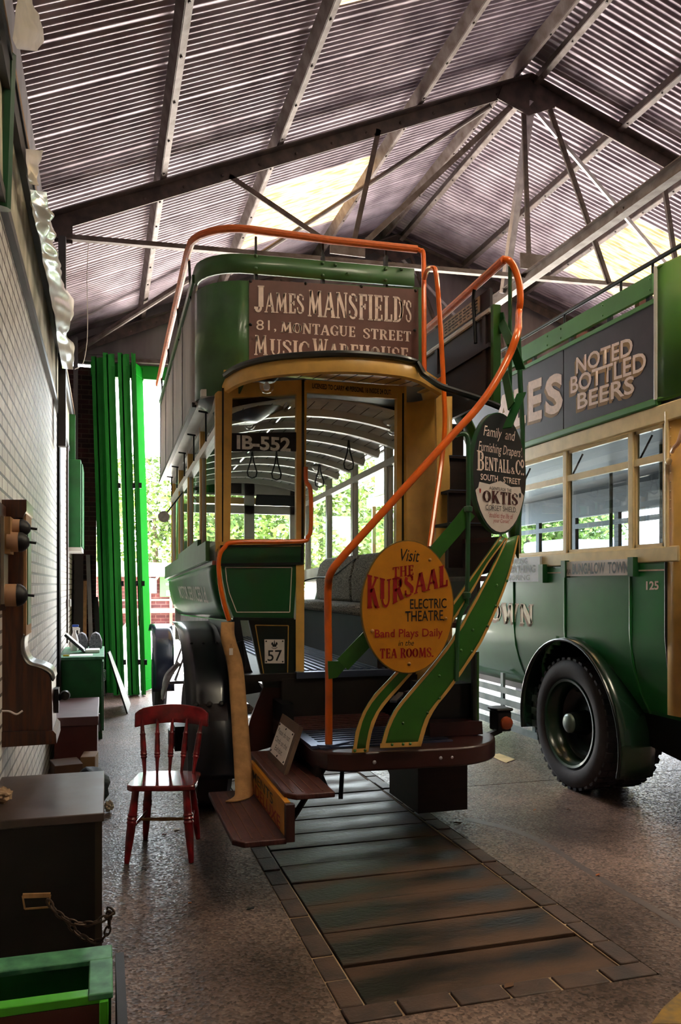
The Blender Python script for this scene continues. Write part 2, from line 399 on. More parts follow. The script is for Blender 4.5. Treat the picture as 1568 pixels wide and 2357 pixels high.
st_ = smoothpts([pZ(a, b, 0) for a, b in ((1075, 1885), (1180, 1910), (1260, 1945), (1330, 1990), (1420, 2045), (1500, 2090), (1600, 2150))], 6)
g = G().grid(lambda u, v: st_[round(u * (len(st_) - 1))] + V((v - .5) * .05, (v - .5) * .06, .001), len(st_) - 1, 1)
ob('trim_8', g, mat('floor_streak', (88, 74, 70), .55, var=.3, sc=12), kind='structure', label='dark curved streak stained on the right hand concrete', cat='stain')
ym = mat('worn_yellow_floor_paint', (150, 112, 30), .6, col2=(96, 78, 48), sc=14)
ob('trim_9', G().prism([pZ(a, b, .001) for a, b in ((1500, 2357), (1528, 2318), (1568, 2283), (1640, 2260), (1640, 2357))], V(0, 0, .0015)), ym, kind='structure', label='worn yellow paint mark on the floor at the lower right corner', cat='paint mark')
# left wall
ob('wall_left', G().bx(-.75, -.47, -7, 13.0, 0, 3.46), m_wbrick, kind='structure', label='white painted brick wall along the left side', cat='wall')
ob('trim_3', G().bx(-.78, -.445, -7, 13.0, 3.46, 3.9), m_band, kind='structure', label='mildewed pale concrete band above the white bricks', cat='trim')
ob('trim_4', G().bx(-.49, -.41, -7, 12.6, 3.9, 4.04).bx(-.44, -.40, -7, 12.6, 4.03, 4.055), m_channel, kind='structure', label='dark steel channel running along the wall top', cat='trim')
ob('trim_5', G().bx(-.49, -.435, -7, 12.6, 3.405, 3.46), m_channel, kind='structure', label='dark conduit ledge under the concrete band', cat='trim')
ob('wall_left_upper', G().bx(-.78, -.56, -7, 13.0, 3.9, 5.36), m_gable, kind='structure', label='grey boarding above the wall channel', cat='wall')
ob('trim_7', G().bx(-.43, -.40, -7, 12.6, 4.056, 4.085), m_timber, kind='structure', label='thin tan timber strip on top of the steel channel', cat='trim')
# far end: brick pier, green header, boarded gable
ob('wall_far', G().bx(-.75, -.12, 13.0, 13.3, 0, 5.0), m_dbrick, kind='structure', label='dark red brick pier left of the open doors', cat='wall')
ob('trim_6', G().bx(-.2, 10.4, 12.92, 13.08, 4.86, 5.07), m_shedgreen, kind='structure', label='green lintel beam across the far opening', cat='trim')
def zL(x): return 5.68 + .44 * x
def zR(x): return 7.7216 - .316 * (x - 4.64)
g = G(); g.prism([(-.75, 13.05, 5.05), (11.0, 13.05, 5.05), (11.0, 13.05, zR(11)), (4.64, 13.05, zL(4.64)), (-.75, 13.05, zL(-.75))], .06)
for i in range(24):
    x = -.3 + i * .46
    z = (zL(x) if x < 4.64 else zR(x)) - .05
    g.bx(x - .025, x + .025, 13.0, 13.06, 5.06, z)
g.bx(-.75, 11, 12.98, 13.05, 5.2, 5.26)
ob('wall_gable', g, m_gable, kind='structure', label='grey boarded gable above the open doors', cat='wall')
ob('wall_right', G().bx(10.4, 10.7, -7, 13.2, 0, 6.2), m_gable, kind='structure', label='plain grey wall far to the right', cat='wall')
# wall behind the photographer
g = G(); g.bx(-.75, 10.7, -6.2, -6.0, 0, 7.9)
ob('wall_near', g, m_gable, kind='structure', label='shed wall behind the viewpoint', cat='wall')

# corrugated roof, laid sheet over sheet
PITCH = .076
def wave(y, x):
    k = math.floor(y / .608); return .0125 * sin(2 * pi * y / PITCH) + .012 * ((y / .608) - k)
SKY = {'L': [(1.78, 3.36, 9.76, 11.66), (1.78, 3.36, 5.0, 6.5), (1.78, 3.36, .8, 2.6)], 'R': [(7.2, 8.75, 9.8, 11.8), (6.0, 7.2, 1.8, 5.2), (7.2, 8.75, 1.8, 5.2)]}  # openings near the viewpoint are out of view, added for extra light
def roofside(zf, xs, side):
    g = G(); gs = [G() for _ in SKY[side]]
    n = int(19.4 / PITCH * 8); ys = [-6.1 + i * PITCH / 8 for i in range(n + 1)]
    def cell(gg, i0, i1, j):
        pass
    for a, b in zip(xs, xs[1:]):
        runs = {None: []}
        for j in range(n):
            ym = (ys[j] + ys[j + 1]) / 2; xm = (a + b) / 2; k = None
            for q, (x0, x1, y0, y1) in enumerate(SKY[side]):
                if x0 - .01 <= xm <= x1 + .01 and y0 <= ym < y1: k = q
            runs.setdefault(k, []).append(j)
        for k, js in runs.items():
            gg = g if k is None else gs[k]
            cache = {}
            def vert(x, j):
                if (x, j) not in cache: cache[(x, j)] = gg.bm.verts.new((x, ys[j], zf(x) + wave(ys[j], x)))
                return cache[(x, j)]
            for j in js: gg.bm.faces.new([vert(a, j), vert(b, j), vert(b, j + 1), vert(a, j + 1)])
    return g, gs
g, gs = roofside(zL, [-.8, .5, 1.78, 3.36, 4.64], 'L')
ob('ceiling_left', g, m_roof, kind='structure', smooth=80, label='left slope of the corrugated metal roof', cat='ceiling')
ob('window_1', gs[0], m_sky, kind='structure', smooth=80, label='translucent skylight sheets beyond the truss on the left slope', cat='skylight')
ob('window_2', gs[1], m_sky, kind='structure', smooth=80, label='translucent skylight at the very top of the left slope', cat='skylight')
ob('added_skylight_4', gs[2], m_sky2, kind='structure', smooth=80, label='translucent skylight added for light in the left slope, out of view over the viewpoint', cat='skylight')  # unseen opening added to give top light on the vehicle backs
g, gs = roofside(zR, [4.64, 6.0, 7.2, 8.75, 11.0], 'R')
ob('ceiling_right', g, m_roof, kind='structure', smooth=80, label='right slope of the corrugated metal roof', cat='ceiling')
ob('window_3', gs[0], m_sky, kind='structure', smooth=80, label='translucent skylight on the right slope above the green bus', cat='skylight')

ob('added_skylight_5', gs[1], m_sky2, kind='structure', smooth=80, label='translucent skylight added for light just right of the ridge, out of view beside the viewpoint', cat='skylight')  # unseen opening put in to brighten the left wall
ob('added_skylight_6', gs[2], m_sky2, kind='structure', smooth=80, label='translucent skylight added for light lower on the right slope, out of view', cat='skylight')  # widens the added out-of-view opening that lights the left wall
# purlins: angle sections running the length of the shed
def purlin(x, side, label, m=m_steel, y0=-6, y1=13):
    zf = zL if side == 'L' else zR
    z = zf(x) - .02; sgn = -1 if side == 'L' else 1
    sl = .44 if side == 'L' else -.316
    d = V(1, 0, sl).normalized(); nn = V(-sl, 0, 1).normalized()
    p = V(x, 0, z)
    g = G()
    for (a, b) in ((0, .012),):
        q0 = p - nn * .13; 
        g.bar(V(q0.x, y0, q0.z) + nn * .065, V(q0.x, y1, q0.z) + nn * .065, .012, .13, up=nn)      # web
        g.bar(V(q0.x, y0, q0.z) + d * .03, V(q0.x, y1, q0.z) + d * .03, .06, .012, up=nn)          # flange
    o = ob('roof_purlin', g, m, loc=(x, 3.5, z - .07), label=label, cat='purlin', group='steel roof purlins')
    for k in range(12):
        c = p - nn * .12 + V(0, 4.5 + k * .62, 0); ob('hook_bolt', G().tube([c + d * .02 - nn * .01, c + d * .02 - nn * .03], .012, 6), m_steeld, o)
purlin(.5, 'L', 'lowest steel purlin on the left roof slope')
purlin(1.71, 'L', 'second purlin up the left slope, along the skylight lower edge')
purlin(3.3, 'L', 'third purlin up the left slope, along the skylight upper edge')
purlin(4.5, 'L', 'purlin just left of the ridge')
purlin(4.86, 'R', 'purlin just right of the ridge')
purlin(6.0, 'R', 'first purlin down the right roof slope', m_steeld)
purlin(7.15, 'R', 'second purlin down the right slope, above the right skylight', m_steeld)
purlin(8.8, 'R', 'lowest purlin in view on the right slope', m_steeld)

# roof trusses
def truss(Y, label, full=True):
    t = thing('roof_truss', label, 'roof truss', (-.45, Y, 5.1), group='steel roof trusses')
    ap = V(4.75, Y, 7.5)
    ob('rafter', G().bar((-.5, Y, 5.20), ap, .012, .16).bar((-.5, Y - .05, 5.27), ap + V(0, -.05, .07), .1, .012), m_steeld, t)
    ob('rafter', G().bar(ap, (10.5, Y, 5.62), .012, .16).bar(ap + V(0, -.05, .07), (10.5, Y - .05, 5.69), .1, .012), m_steeld, t)
    ob('tie_bar', G().bar((-.5, Y, 5.08), (10.5, Y, 5.42), .012, .07).bar((-.5, Y - .03, 5.05), (10.5, Y - .03, 5.39), .06, .01), m_steel, t)
    ob('apex_plate', G().prism([(4.35, Y - .012, 7.25), (4.75, Y - .012, 7.12), (5.1, Y - .012, 7.27), (5.05, Y - .012, 7.45), (4.75, Y - .012, 7.56), (4.42, Y - .012, 7.42)], .014), m_steeld, t)
    ob('eaves_plate', G().prism([(-.47, Y - .012, 5.02), (-.3, Y - .012, 5.02), (-.3, Y - .012, 5.28), (-.47, Y - .012, 5.26)], .014), m_steeld, t)
    def P(a, b): return pY(a, b, 8.4) + V(0, Y - 8.4, 0)
    def st(a, b, w=.055, m=m_steeld): ob('strut', G().bar(P(*a), P(*b), .012, w).bar(P(*a) + V(.0, .03, 0), P(*b) + V(0, .03, 0), .05, .01), m, t)
    st((528, 405), (748, 553)); st((872, 298), (812, 570)); st((1205, 228), (1219, 615))
    st((1186, 236), (815, 582), .06, m_steel); st((1525, 390), (1562, 640), .06)
    ob('strut', G().tube([P(1264, 248), P(1402, 652)], .035, 10), m_steeld, t)
    ob('strut', G().bar(P(1236, 258), P(1560, 640), .03, .045), m_galv, t)
    for c in ((800, 578), (1232, 612)):
        p = P(*c)
        ob('gusset_plate', G().bx(p.x - .2, p.x + .2, Y - .014, Y, p.z - .05, p.z + .13), m_steel, t)
    each('rivet', [((q.x, Y - .008, q.z - .02), (0, -1, 0), .018) for q in [V(-.4, Y, 5.24).lerp(ap, i / 13) for i in range(14)]], m_steeld, t)
truss(8.4, 'riveted steel roof truss spanning above the old bus')
truss(12.85, 'steel roof truss close in front of the boarded gable')
o = ob('wind_brace', G().tube([V(4.3, 8.45, 7.2), V(1.75, 11.6, 6.15)], .032, 10), m_steeld, label='dark tube bracing the left roof slope across the skylight', cat='brace', loc=(3, 10, 6.2))
o = ob('wind_brace', G().tube([pY(440, 640, 11.6), pY(165, 815, 12.7)], .045, 10), m_steel, label='brown tube brace dropping to the far left corner', cat='brace', loc=(0, 12, 5.2))
o = ob('ridge_prop', G().bar(V(4.8, 8.4, 7.3), V(4.68, 8.85, 5.2), .09, .06), m_galv, label='bright galvanised prop from truss apex down to the long beam', cat='prop', loc=(4.7, 8.8, 5.2))
g = G().bx(4.64, 4.74, .0, 12.9, 5.12, 5.13).bx(4.64, 4.74, 0, 12.9, 5.24, 5.25).bx(4.685, 4.697, 0, 12.9, 5.13, 5.24)
o = ob('ceiling_beam', g, m_steel, label='long steel beam running lengthways below the ridge', cat='beam', loc=(4.69, 6, 5.12))
each('bolt', [((4.685, y, 5.19), (-1, 0, 0), .014) for y in (3.2, 3.3, 3.4, 6.5, 6.6)], m_steeld, o)
# stanchions on the left wall below the truss
ob('wall_stanchion', G().bx(-.43, -.36, 8.28, 8.38, 3.0, 5.05), m_channel, label='steel stanchion under the truss end on the left wall', cat='stanchion', loc=(-.4, 8.3, 3))
ob('wall_stanchion', G().bx(-.43, -.37, 12.3, 12.4, 3.0, 5.25), m_channel, label='steel stanchion near the far end of the left wall', cat='stanchion', loc=(-.4, 12.3, 3))

# folding doors at the far end, five leaves folded to the left
def leaf(n, x, w, y0, y1, label, fold=1.0):
    t = thing('door_%d' % n, label, 'folding door', (x, y0, 0), kind='structure')
    def q(px, py, z): return V(px - .030 * (z - 2.5), py, z)
    def slab(g, a0, a1, ya, yb, z0, z1):     # the leaf stands almost edge-on, fanning out from the viewer
        k = fold
        g.hexa([q(a0 * (ya / y0) ** k, ya, z0), q(a1 * (ya / y0) ** k, ya, z0), q(a1 * (yb / y0) ** k, yb, z0), q(a0 * (yb / y0) ** k, yb, z0),
                q(a0 * (ya / y0) ** k, ya, z1), q(a1 * (ya / y0) ** k, ya, z1), q(a1 * (yb / y0) ** k, yb, z1), q(a0 * (yb / y0) ** k, yb, z1)])
    g = G(); slab(g, x + w * .3, x + w * .7, y0, y1, .03, 5.02); ob('leaf_panel', g, m_shedgreen, t)
    for yy in (y0, y1 - .08): g = G(); slab(g, x, x + w * .42, yy, yy + .08, .02, 5.04); ob('leaf_stile', g, m_shedgreen, t)
    g = G(); slab(g, x + w * .6, x + w, y0 + .03, y0 + .11, .02, 5.04); ob('leaf_stile', g, m_shedgreen, t)
    for z in (.03, 1.7, 3.3, 4.85): g = G(); slab(g, x + .01, x + w - .01, y0 + .02, y1, z, z + .14); ob('leaf_rail', g, m_shedgreen, t)
    for z in (.5, 1.66, 3.1):
        p = q(x + w, y0, z); ob('hinge', G().bx(p.x - .012, p.x + .03, y0 - .01, y0 + .05, z - .035, z + .04), m_iron, t)
leaf(1, -.11, .175, 12.5, 13.1, 'dark green folding door leaf next to the brick pier')
leaf(2, .055, .165, 12.25, 13.1, 'second green door leaf from the brick pier')
leaf(3, .262, .165, 12.2, 13.1, 'green door leaf between the two narrow slits of daylight')
leaf(4, .455, .06, 12.15, 13.0, 'narrow green door leaf edge right of the second slit')
t = thing('door_5', 'bright green sunlit door leaf beside the opening', 'folding door', (.52, 12.95, 0), kind='structure')
def d5(x, y, z): return V(x - .030 * (z - 2.5), y, z)
m_leaf5 = mat('bright_matt_door_green', (8, 104, 20), .95, var=.1, spec=.02)
A5, B5 = (.50, 12.6), (.655, 13.0)
ob('leaf_panel', G().hexa([d5(*A5, .03), d5(*B5, .03), d5(B5[0] - .04, B5[1] + .02, .03), d5(A5[0] - .04, A5[1] + .02, .03), d5(*A5, 5.02), d5(*B5, 5.02), d5(B5[0] - .04, B5[1] + .02, 5.02), d5(A5[0] - .04, A5[1] + .02, 5.02)]), m_leaf5, t)
for z in (.02, 4.86): ob('leaf_rail', G().bar(d5(A5[0] + .01, A5[1], z + .08), d5(B5[0] + .01, B5[1], z + .08), .03, .16), m_leaf5, t)

# ================================================================ outdoors beyond the opening
m_yard = mat('pale_yard', (214, 206, 196), .9, var=.12, sc=1.5)
ob('ground', G().bx(-40, 60, 13.4, 90, -.15, -.01), m_yard, kind='structure', label='pale sunlit yard beyond the doors', cat='ground')
m_leaf = mat('sunlit_leaves', (100, 122, 42), .6, col2=(48, 72, 22), sc=.9)
m_trunk = mat('trunk_bark', (90, 74, 60), .9, var=.3)
def tree(x, y, h, r, label, seed):
    rnd = random.Random(seed)
    t = thing('tree', label, 'tree', (x, y, 0), group='trees beyond the yard')
    ob('trunk', G().tube([V(x, y, -.02), V(x + .1, y, h * .3), V(x, y, h * .6)], [.28, .2, .1], 8), m_trunk, t)
    g = G()
    blobs = [(V(x + rnd.uniform(-1, 1) * r * .8, y + rnd.uniform(-.5, .5) * r, h * (.1 + .78 * i / 21)), rnd.uniform(.35, .55) * r) for i in range(22)]
    for i in range(10000):
        c, br = blobs[i % 22]
        d = V(rnd.gauss(0, 1), rnd.gauss(0, 1), rnd.gauss(0, 1)).normalized() * br * rnd.uniform(.75, 1.05)
        p = c + d
        if p.z < .1: continue
        u = V(rnd.gauss(0, 1), rnd.gauss(0, 1), rnd.gauss(0, .6)).normalized(); w = u.cross(V(rnd.gauss(0, 1), rnd.gauss(0, 1), rnd.gauss(0, 1))).normalized()
        s = rnd.uniform(.12, .24)
        vs = [g.bm.verts.new(q) for q in (p - u * s, p + w * s * .55, p + u * s, p - w * s * .55)]
        g.bm.faces.new(vs)
    ob('foliage', g, m_leaf, t, smooth=0)
for i, (x, y, h, r, l) in enumerate([(-3.2, 40, 7.6, 4.0, 'leafy tree at the left above the brick shelter'), (3.0, 51.5, 9.6, 4.6, 'round green tree seen past the bright door leaf'),
        (9, 39, 8.2, 4.6, 'tall leafy tree seen through the front windows of the old bus'), (15, 50, 10, 5.0, 'leafy tree seen through the saloon doorway'),
        (20.5, 36, 8.2, 4.6, 'leafy tree behind the right saloon windows'), (26.5, 46, 9.5, 4.8, 'leafy tree seen through the green bus windows'), (32, 33, 6.5, 4.2, 'rightmost leafy tree behind the pale coach')]):
    tree(x, y, h, r, l, i + 3)
# brick shelter with bench and notice boards
m_shb = brick('shelter_brick', (84, 32, 28), (62, 22, 22), (104, 72, 64), .4, .14, .012, (0, 2), .85, .3)
t = thing('brick_shelter', 'open red brick shelter with pale wooden rails across the yard', 'shelter', (2.2, 33, 0))
m_pink = mat('sunlit_rail_timber', (138, 96, 80), .7, var=.15)
ob('wall_panel', G().bx(-.5, 6.5, 33.3, 33.5, 0, 2.15), m_shb, t)
ob('roof', G().hexa([(-.8, 32.0, 1.95), (6.8, 32.0, 1.95), (6.8, 34.2, 2.3), (-.8, 34.2, 2.3), (-.8, 32.0, 2.05), (6.8, 32.0, 2.05), (6.8, 34.2, 2.55), (-.8, 34.2, 2.55)]), mat('shelter_roof', (150, 130, 112), .8, var=.3, sc=3), t)
ob('bench_rail', G().bx(-.5, 6.5, 32.5, 32.6, .55, .7).bx(-.5, 6.5, 32.9, 33.3, .5, .56), m_pink, t)
for x in (.6, 1.75, 2.6, 3.6, 5):
    ob('post', G().bx(x - .06, x + .06, 33.18, 33.3, 0, 2.1), m_pink, t)
for x in (1.2, 3.2): ob('bench_leg', G().bx(x - .07, x + .07, 32.5, 32.6, 0, .55).bar((x + .05, 32.55, .5), (x + .45, 32.55, .02), .06, .06).bar((x - .05, 32.55, .5), (x - .45, 32.55, .02), .06, .06), m_pink, t)
ob('cross_rail', G().bx(-.5, 6.5, 33.2, 33.3, .98, 1.06), m_pink, t)
ob('brace', G().bar((1.6, 33.1, 1.35), (2.1, 32.9, 2.0), .08, .08), m_pink, t)
nb = thing('notice_board', 'bright green notice board with papers on the brick shelter', 'notice board', (2.75, 33.1, 1.15))
ob('board', G().bx(2.15, 3.35, 33.08, 33.17, 1.15, 1.92), mat('notice_green', (44, 88, 40), .6), nb)
ob('header_strip', G().bx(2.15, 3.35, 33.05, 33.08, 1.84, 1.96), mat('notice_lime', (36, 104, 16), .6), nb)
ob('orange_strip', G().bx(2.45, 2.95, 33.03, 33.05, 1.86, 1.93), mat('notice_orange', (150, 78, 6), .6), nb)
for x, z, w, h in ((2.38, 1.62, .1, .09), (2.4, 1.2, .15, .2), (2.85, 1.6, .11, .16), (2.8, 1.42, .2, .14), (2.86, 1.2, .16, .2)):
    ob('paper', G().bx(x, x + w * 1.4, 33.05, 33.075, z, z + h), m_paper, nb)
pb = ob('poster_board', G().bx(1.42, 2.02, 33.0, 33.08, 1.3, 1.9), mat('poster_blue', (96, 128, 140), .6), label='pale blue poster left of the green notice board', cat='poster', loc=(1.7, 33.1, 1.3))
# pale coach standing outside to the right
t = thing('parked_coach', 'pale cream coach parked in the yard, seen through bus windows', 'coach', (15.5, 21, 0))
m_coach = mat('coach_cream', (150, 142, 100), .4, var=.1); m_coachr = mat('coach_roof', (112, 120, 136), .5, var=.1)
ob('body', G().bx(12.6, 20, 20.2, 22.4, .4, 1.75).bx(12.6, 20, 20.25, 22.35, 2.45, 2.6), m_coach, t, bev=.08)
ob('roof', G().bx(12.5, 20.1, 20.15, 22.45, 2.6, 2.95), m_coachr, t, bev=.12)
for x in (12.65, 13.9, 15.1, 16.3, 17.5, 18.7, 19.9): ob('pillar', G().bx(x - .05, x + .05, 20.22, 20.32, 1.7, 2.5), m_coach, t)
ob('window_glass', G().pane((12.7, 20.27, 1.72), (19.9, 20.27, 1.72), (19.9, 20.27, 2.48), (12.7, 20.27, 2.48)), m_glassd, t)
for x in (14, 18.6): ob('wheel', G().lathe([(.2, -.02), (.46, 0), (.48, .08), (.48, .22), (.4, .26)], (x, 20.12, .47), (0, 1, 0), 20), m_tyre, t)
# ---------------------------------------------------------------- painted show-card capitals: thick stems, slab serifs
# glyph = (width, strokes); stroke = (weight, points); weight T thick, t thin; a trailing 'c' closes; points on a 0..1 grid
def _arc(cx, cy, rx, ry, a0, a1, n=10): return [(cx + rx * cos(radians(a0 + (a1 - a0) * i / n)), cy + ry * sin(radians(a0 + (a1 - a0) * i / n))) for i in range(n + 1)]
T_, t_ = .17, .085
_O = _arc(.31, .5, .225, .42, 90, 450, 22)
GLY = {
 'A': (.66, [(t_, [(.1, .05), (.32, .96)]), (T_, [(.34, .96), (.54, .05)]), (t_, [(.18, .33), (.48, .33)])], [(.1, .0, .2), (.54, .0, .24)]),
 'B': (.6, [(T_, [(.17, .03), (.17, .97)]), (t_, [(.17, .955), (.34, .955)] + _arc(.33, .745, .13, .21, 90, -90, 7) + [(.17, .535)]), (T_ * .9, _arc(.30, .745, .155, .18, 50, -50, 6)), (t_, [(.3, .525)] + _arc(.33, .285, .15, .24, 90, -90, 7) + [(.17, .045)]), (T_, _arc(.32, .285, .165, .21, 50, -50, 6))], [(.1, .0, .16), (.1, 1, .16)]),
 'C': (.58, [(T_, _arc(.34, .5, .235, .42, 125, 235, 9)), (t_, _arc(.34, .5, .21, .455, 20, 130, 9)), (t_, _arc(.34, .5, .21, .455, 230, 335, 9)), (t_, [(.535, .62), (.535, .86)])], []),
 'D': (.64, [(T_, [(.17, .03), (.17, .97)]), (t_, [(.17, .955)] + _arc(.28, .5, .25, .455, 90, -90, 12) + [(.17, .045)]), (T_, _arc(.26, .5, .265, .40, 55, -55, 8))], [(.1, 0, .16), (.1, 1, .16)]),
 'E': (.54, [(T_, [(.17, .03), (.17, .97)]), (t_, [(.17, .955), (.46, .955)]), (t_, [(.17, .52), (.39, .52)]), (t_, [(.17, .045), (.47, .045)]), (t_, [(.45, .99), (.45, .76)]), (t_, [(.46, .01), (.46, .25)]), (t_, [(.39, .63), (.39, .41)])], [(.12, 0, .16), (.12, 1, .16)]),
 'F': (.52, [(T_, [(.17, .03), (.17, .97)]), (t_, [(.17, .955), (.46, .955)]), (t_, [(.17, .52), (.38, .52)]), (t_, [(.45, .99), (.45, .74)]), (t_, [(.38, .63), (.38, .41)])], [(.17, 0, .26), (.12, 1, .16)]),
 'G': (.62, [(T_, _arc(.34, .5, .235, .42, 125, 235, 9)), (t_, _arc(.34, .5, .21, .455, 20, 130, 9)), (t_, _arc(.34, .5, .21, .455, 230, 320, 9)), (t_, [(.535, .64), (.535, .86)]), (T_ * .9, [(.5, .06), (.5, .44)])], [(.48, .44, .26)]),
 'H': (.68, [(T_, [(.16, .03), (.16, .97)]), (T_, [(.52, .03), (.52, .97)]), (t_, [(.16, .52), (.52, .52)])], [(.16, 0, .26), (.16, 1, .26), (.52, 0, .26), (.52, 1, .26)]),
 'I': (.32, [(T_, [(.16, .03), (.16, .97)])], [(.16, 0, .28), (.16, 1, .28)]),
 'J': (.44, [(T_, [(.27, .97), (.27, .2)]), (t_, _arc(.155, .2, .115, .165, 0, -150, 8)), (T_ * .8, [(.07, .11), (.075, .2)])], [(.27, 1, .28)]),
 'K': (.66, [(T_, [(.16, .03), (.16, .97)]), (t_, [(.5, .97), (.2, .47)]), (T_, [(.3, .6), (.54, .03)])], [(.16, 0, .26), (.16, 1, .26), (.56, 0, .22), (.5, 1, .22)]),
 'L': (.52, [(T_, [(.17, .03), (.17, .97)]), (t_, [(.17, .045), (.47, .045)]), (t_, [(.46, .01), (.46, .29)])], [(.17, 1, .28), (.12, 0, .16)]),
 'M': (.84, [(t_, [(.13, .03), (.19, .97)]), (T_, [(.2, .97), (.41, .12)]), (t_, [(.41, .1), (.62, .97)]), (T_, [(.63, .97), (.69, .03)])], [(.13, 0, .2), (.69, 0, .26), (.17, 1, .16), (.66, 1, .16)]),
 'N': (.68, [(t_, [(.13, .03), (.13, .97)]), (T_, [(.15, .97), (.53, .05)]), (t_, [(.55, .03), (.55, .97)])], [(.13, 0, .2), (.12, 1, .14), (.55, 1, .2)]),
 'O': (.64, [(t_, _O), (T_, _arc(.32, .5, .235, .40, 125, 235, 9)), (T_, _arc(.30, .5, .235, .40, -55, 55, 9))], []),
 'P': (.58, [(T_, [(.17, .03), (.17, .97)]), (t_, [(.17, .955), (.3, .955)] + _arc(.32, .71, .15, .245, 90, -90, 8) + [(.17, .465)]), (T_, _arc(.31, .71, .165, .2, 50, -50, 6))], [(.17, 0, .28), (.1, 1, .16)]),
 'R': (.64, [(T_, [(.17, .03), (.17, .97)]), (t_, [(.17, .955), (.3, .955)] + _arc(.32, .73, .14, .225, 90, -90, 8) + [(.17, .505)]), (T_, _arc(.31, .73, .155, .18, 50, -50, 6)), (T_ * .9, [(.34, .5), (.53, .03)])], [(.17, 0, .26), (.1, 1, .16), (.55, 0, .16)]),
 'S': (.54, [(t_, _arc(.27, .745, .17, .21, 15, 120, 8)), (T_ * .85, _arc(.265, .755, .16, .17, 130, 220, 6) + [(.27, .53)] + _arc(.27, .26, .165, .19, 50, -45, 7)), (t_, _arc(.265, .255, .19, .21, -50, -165, 8)), (t_, [(.445, .69), (.445, .9)]), (t_, [(.085, .12), (.085, .33)])], []),
 'T': (.58, [(T_, [(.29, .03), (.29, .97)]), (t_, [(.06, .955), (.52, .955)]), (t_, [(.07, .99), (.07, .74)]), (t_, [(.51, .99), (.51, .74)])], [(.29, 0, .28)]),
 'U': (.66, [(T_, [(.16, .97), (.16, .3)]), (t_, _arc(.335, .3, .175, .25, 180, 360, 10)), (t_, [(.51, .3), (.51, .97)])], [(.16, 1, .28), (.51, 1, .22)]),
 'V': (.64, [(T_, [(.13, .97), (.33, .04)]), (t_, [(.33, .04), (.53, .97)])], [(.13, 1, .24), (.53, 1, .2)]),
 'W': (.92, [(T_, [(.12, .97), (.28, .04)]), (t_, [(.29, .04), (.46, .9)]), (T_, [(.46, .97), (.63, .04)]), (t_, [(.64, .04), (.8, .97)])], [(.12, 1, .24), (.8, 1, .2), (.46, 1, .14)]),
 "'": (.2, [(T_, [(.12, .99), (.12, .85)]), (t_, [(.14, .9), (.06, .74)])], []),
 '.': (.2, [(T_, [(.1, .02), (.1, .17)])], []),
 ',': (.2, [(T_, [(.11, .04), (.11, .17)]), (t_, [(.13, .1), (.06, -.08)])], []),
 '&': (.66, [(T_ * .8, [(.17, .8), (.52, .04)]), (t_, _arc(.26, .8, .1, .16, -60, 200, 10)), (t_, _arc(.25, .25, .16, .22, 110, 360, 12) + [(.5, .5)])], []),
 '-': (.3, [(T_, [(.06, .5), (.24, .5)])], []), ' ': (.28, [], []),
}
def _stroke(w, pts):
    P = [Vector((x, y, 0)) for x, y in pts]; L, R = [], []
    for i, p in enumerate(P):
        a = P[i - 1] if i else p; b = P[i + 1] if i < len(P) - 1 else p
        d = (b - a).normalized(); n = Vector((-d.y, d.x, 0)) * w / 2
        L.append(p + n); R.append(p - n)
    return L, R
def showcard(s, o, u, v, w, h, m, par=None, name='lettering', small=1.0, fn=None, wt=1.0, lift=.0015, ser=1.0):
    """capitals drawn in strokes; lower-case letters in s become small capitals of the given scale"""
    quads = []; x = 0
    for ch in s:
        k = small if ch.islower() else 1.0
        gw, st, se = GLY[ch.upper()]
        for wgt, pts in st:
            wk = wgt * wt if wgt > .1 else wgt * (wt * .6 + .4)
            L, R = _stroke(wk, pts)
            for i in range(len(L) - 1):
                quads.append([(x + q.x * k, q.y * k) for q in (L[i], L[i + 1], R[i + 1], R[i])])
        for cx, cy, sw in se:
            y0 = (0 if cy < .4 else cy - .055); 
            quads.append([(x + (cx - sw / 2 * ser) * k, y0 * k), (x + (cx + sw / 2 * ser) * k, y0 * k), (x + (cx + sw / 2 * ser) * k, (y0 + .055) * k), (x + (cx - sw / 2 * ser) * k, (y0 + .055) * k)])
        x += gw * k
    o, u, v = Vector(o), Vector(u).normalized(), Vector(v).normalized(); n = u.cross(v)
    g = G()
    for q in quads:
        vs = []
        for a, b in q:
            a = (a / x - .5) * w; b = (b - .5) * h
            if fn: a, b = fn(a, b)
            vs.append(o + u * a + v * b + n * lift)
        ar = (vs[1] - vs[0]).cross(vs[2] - vs[0]).dot(n)
        g.faces(vs, [(0, 1, 2, 3) if ar > 0 else (3, 2, 1, 0)])
    me = bpy.data.meshes.new(name); g.bm.to_mesh(me); g.bm.free(); me.materials.append(m)
    q = bpy.data.objects.new(name, me); COL.objects.link(q)
    if par is not None: q.parent = par; BASE[q.name] = BASE[par.name]; me.transform(BASE[par.name].inverted())
    return q
# ================================================================ the old open-top bus
YB, YF = 5.6, 9.6
bus = thing('vintage_bus', 'old open topped bus with curved rear stair and music warehouse sign', 'bus', (1.5, 7.0, 0))
def PB(pts, Y=YB): return [pY(a, b, Y) for a, b in pts]
def plate(name, pts, m, Y=YB, th=.03, par=None, **k): return ob(name, G().prism(PB(pts, Y), V(0, th, 0)), m, par or bus, **k)
def stripe(name, pts, m, w=.009, Y=YB, par=None, closed=True):     # painted lining as a thin raised line
    P = PB(pts, Y); g = G(); n = len(P)
    for i in range(n if closed else n - 1): g.bar(P[i], P[(i + 1) % n], .003, w, up=(P[(i + 1) % n] - P[i]).cross(V(0, 1, 0)))
    return ob(name, g, m, par or bus)
def pit(Y): return -.025 * (Y - YB)       # the old bus sits nose-down a little

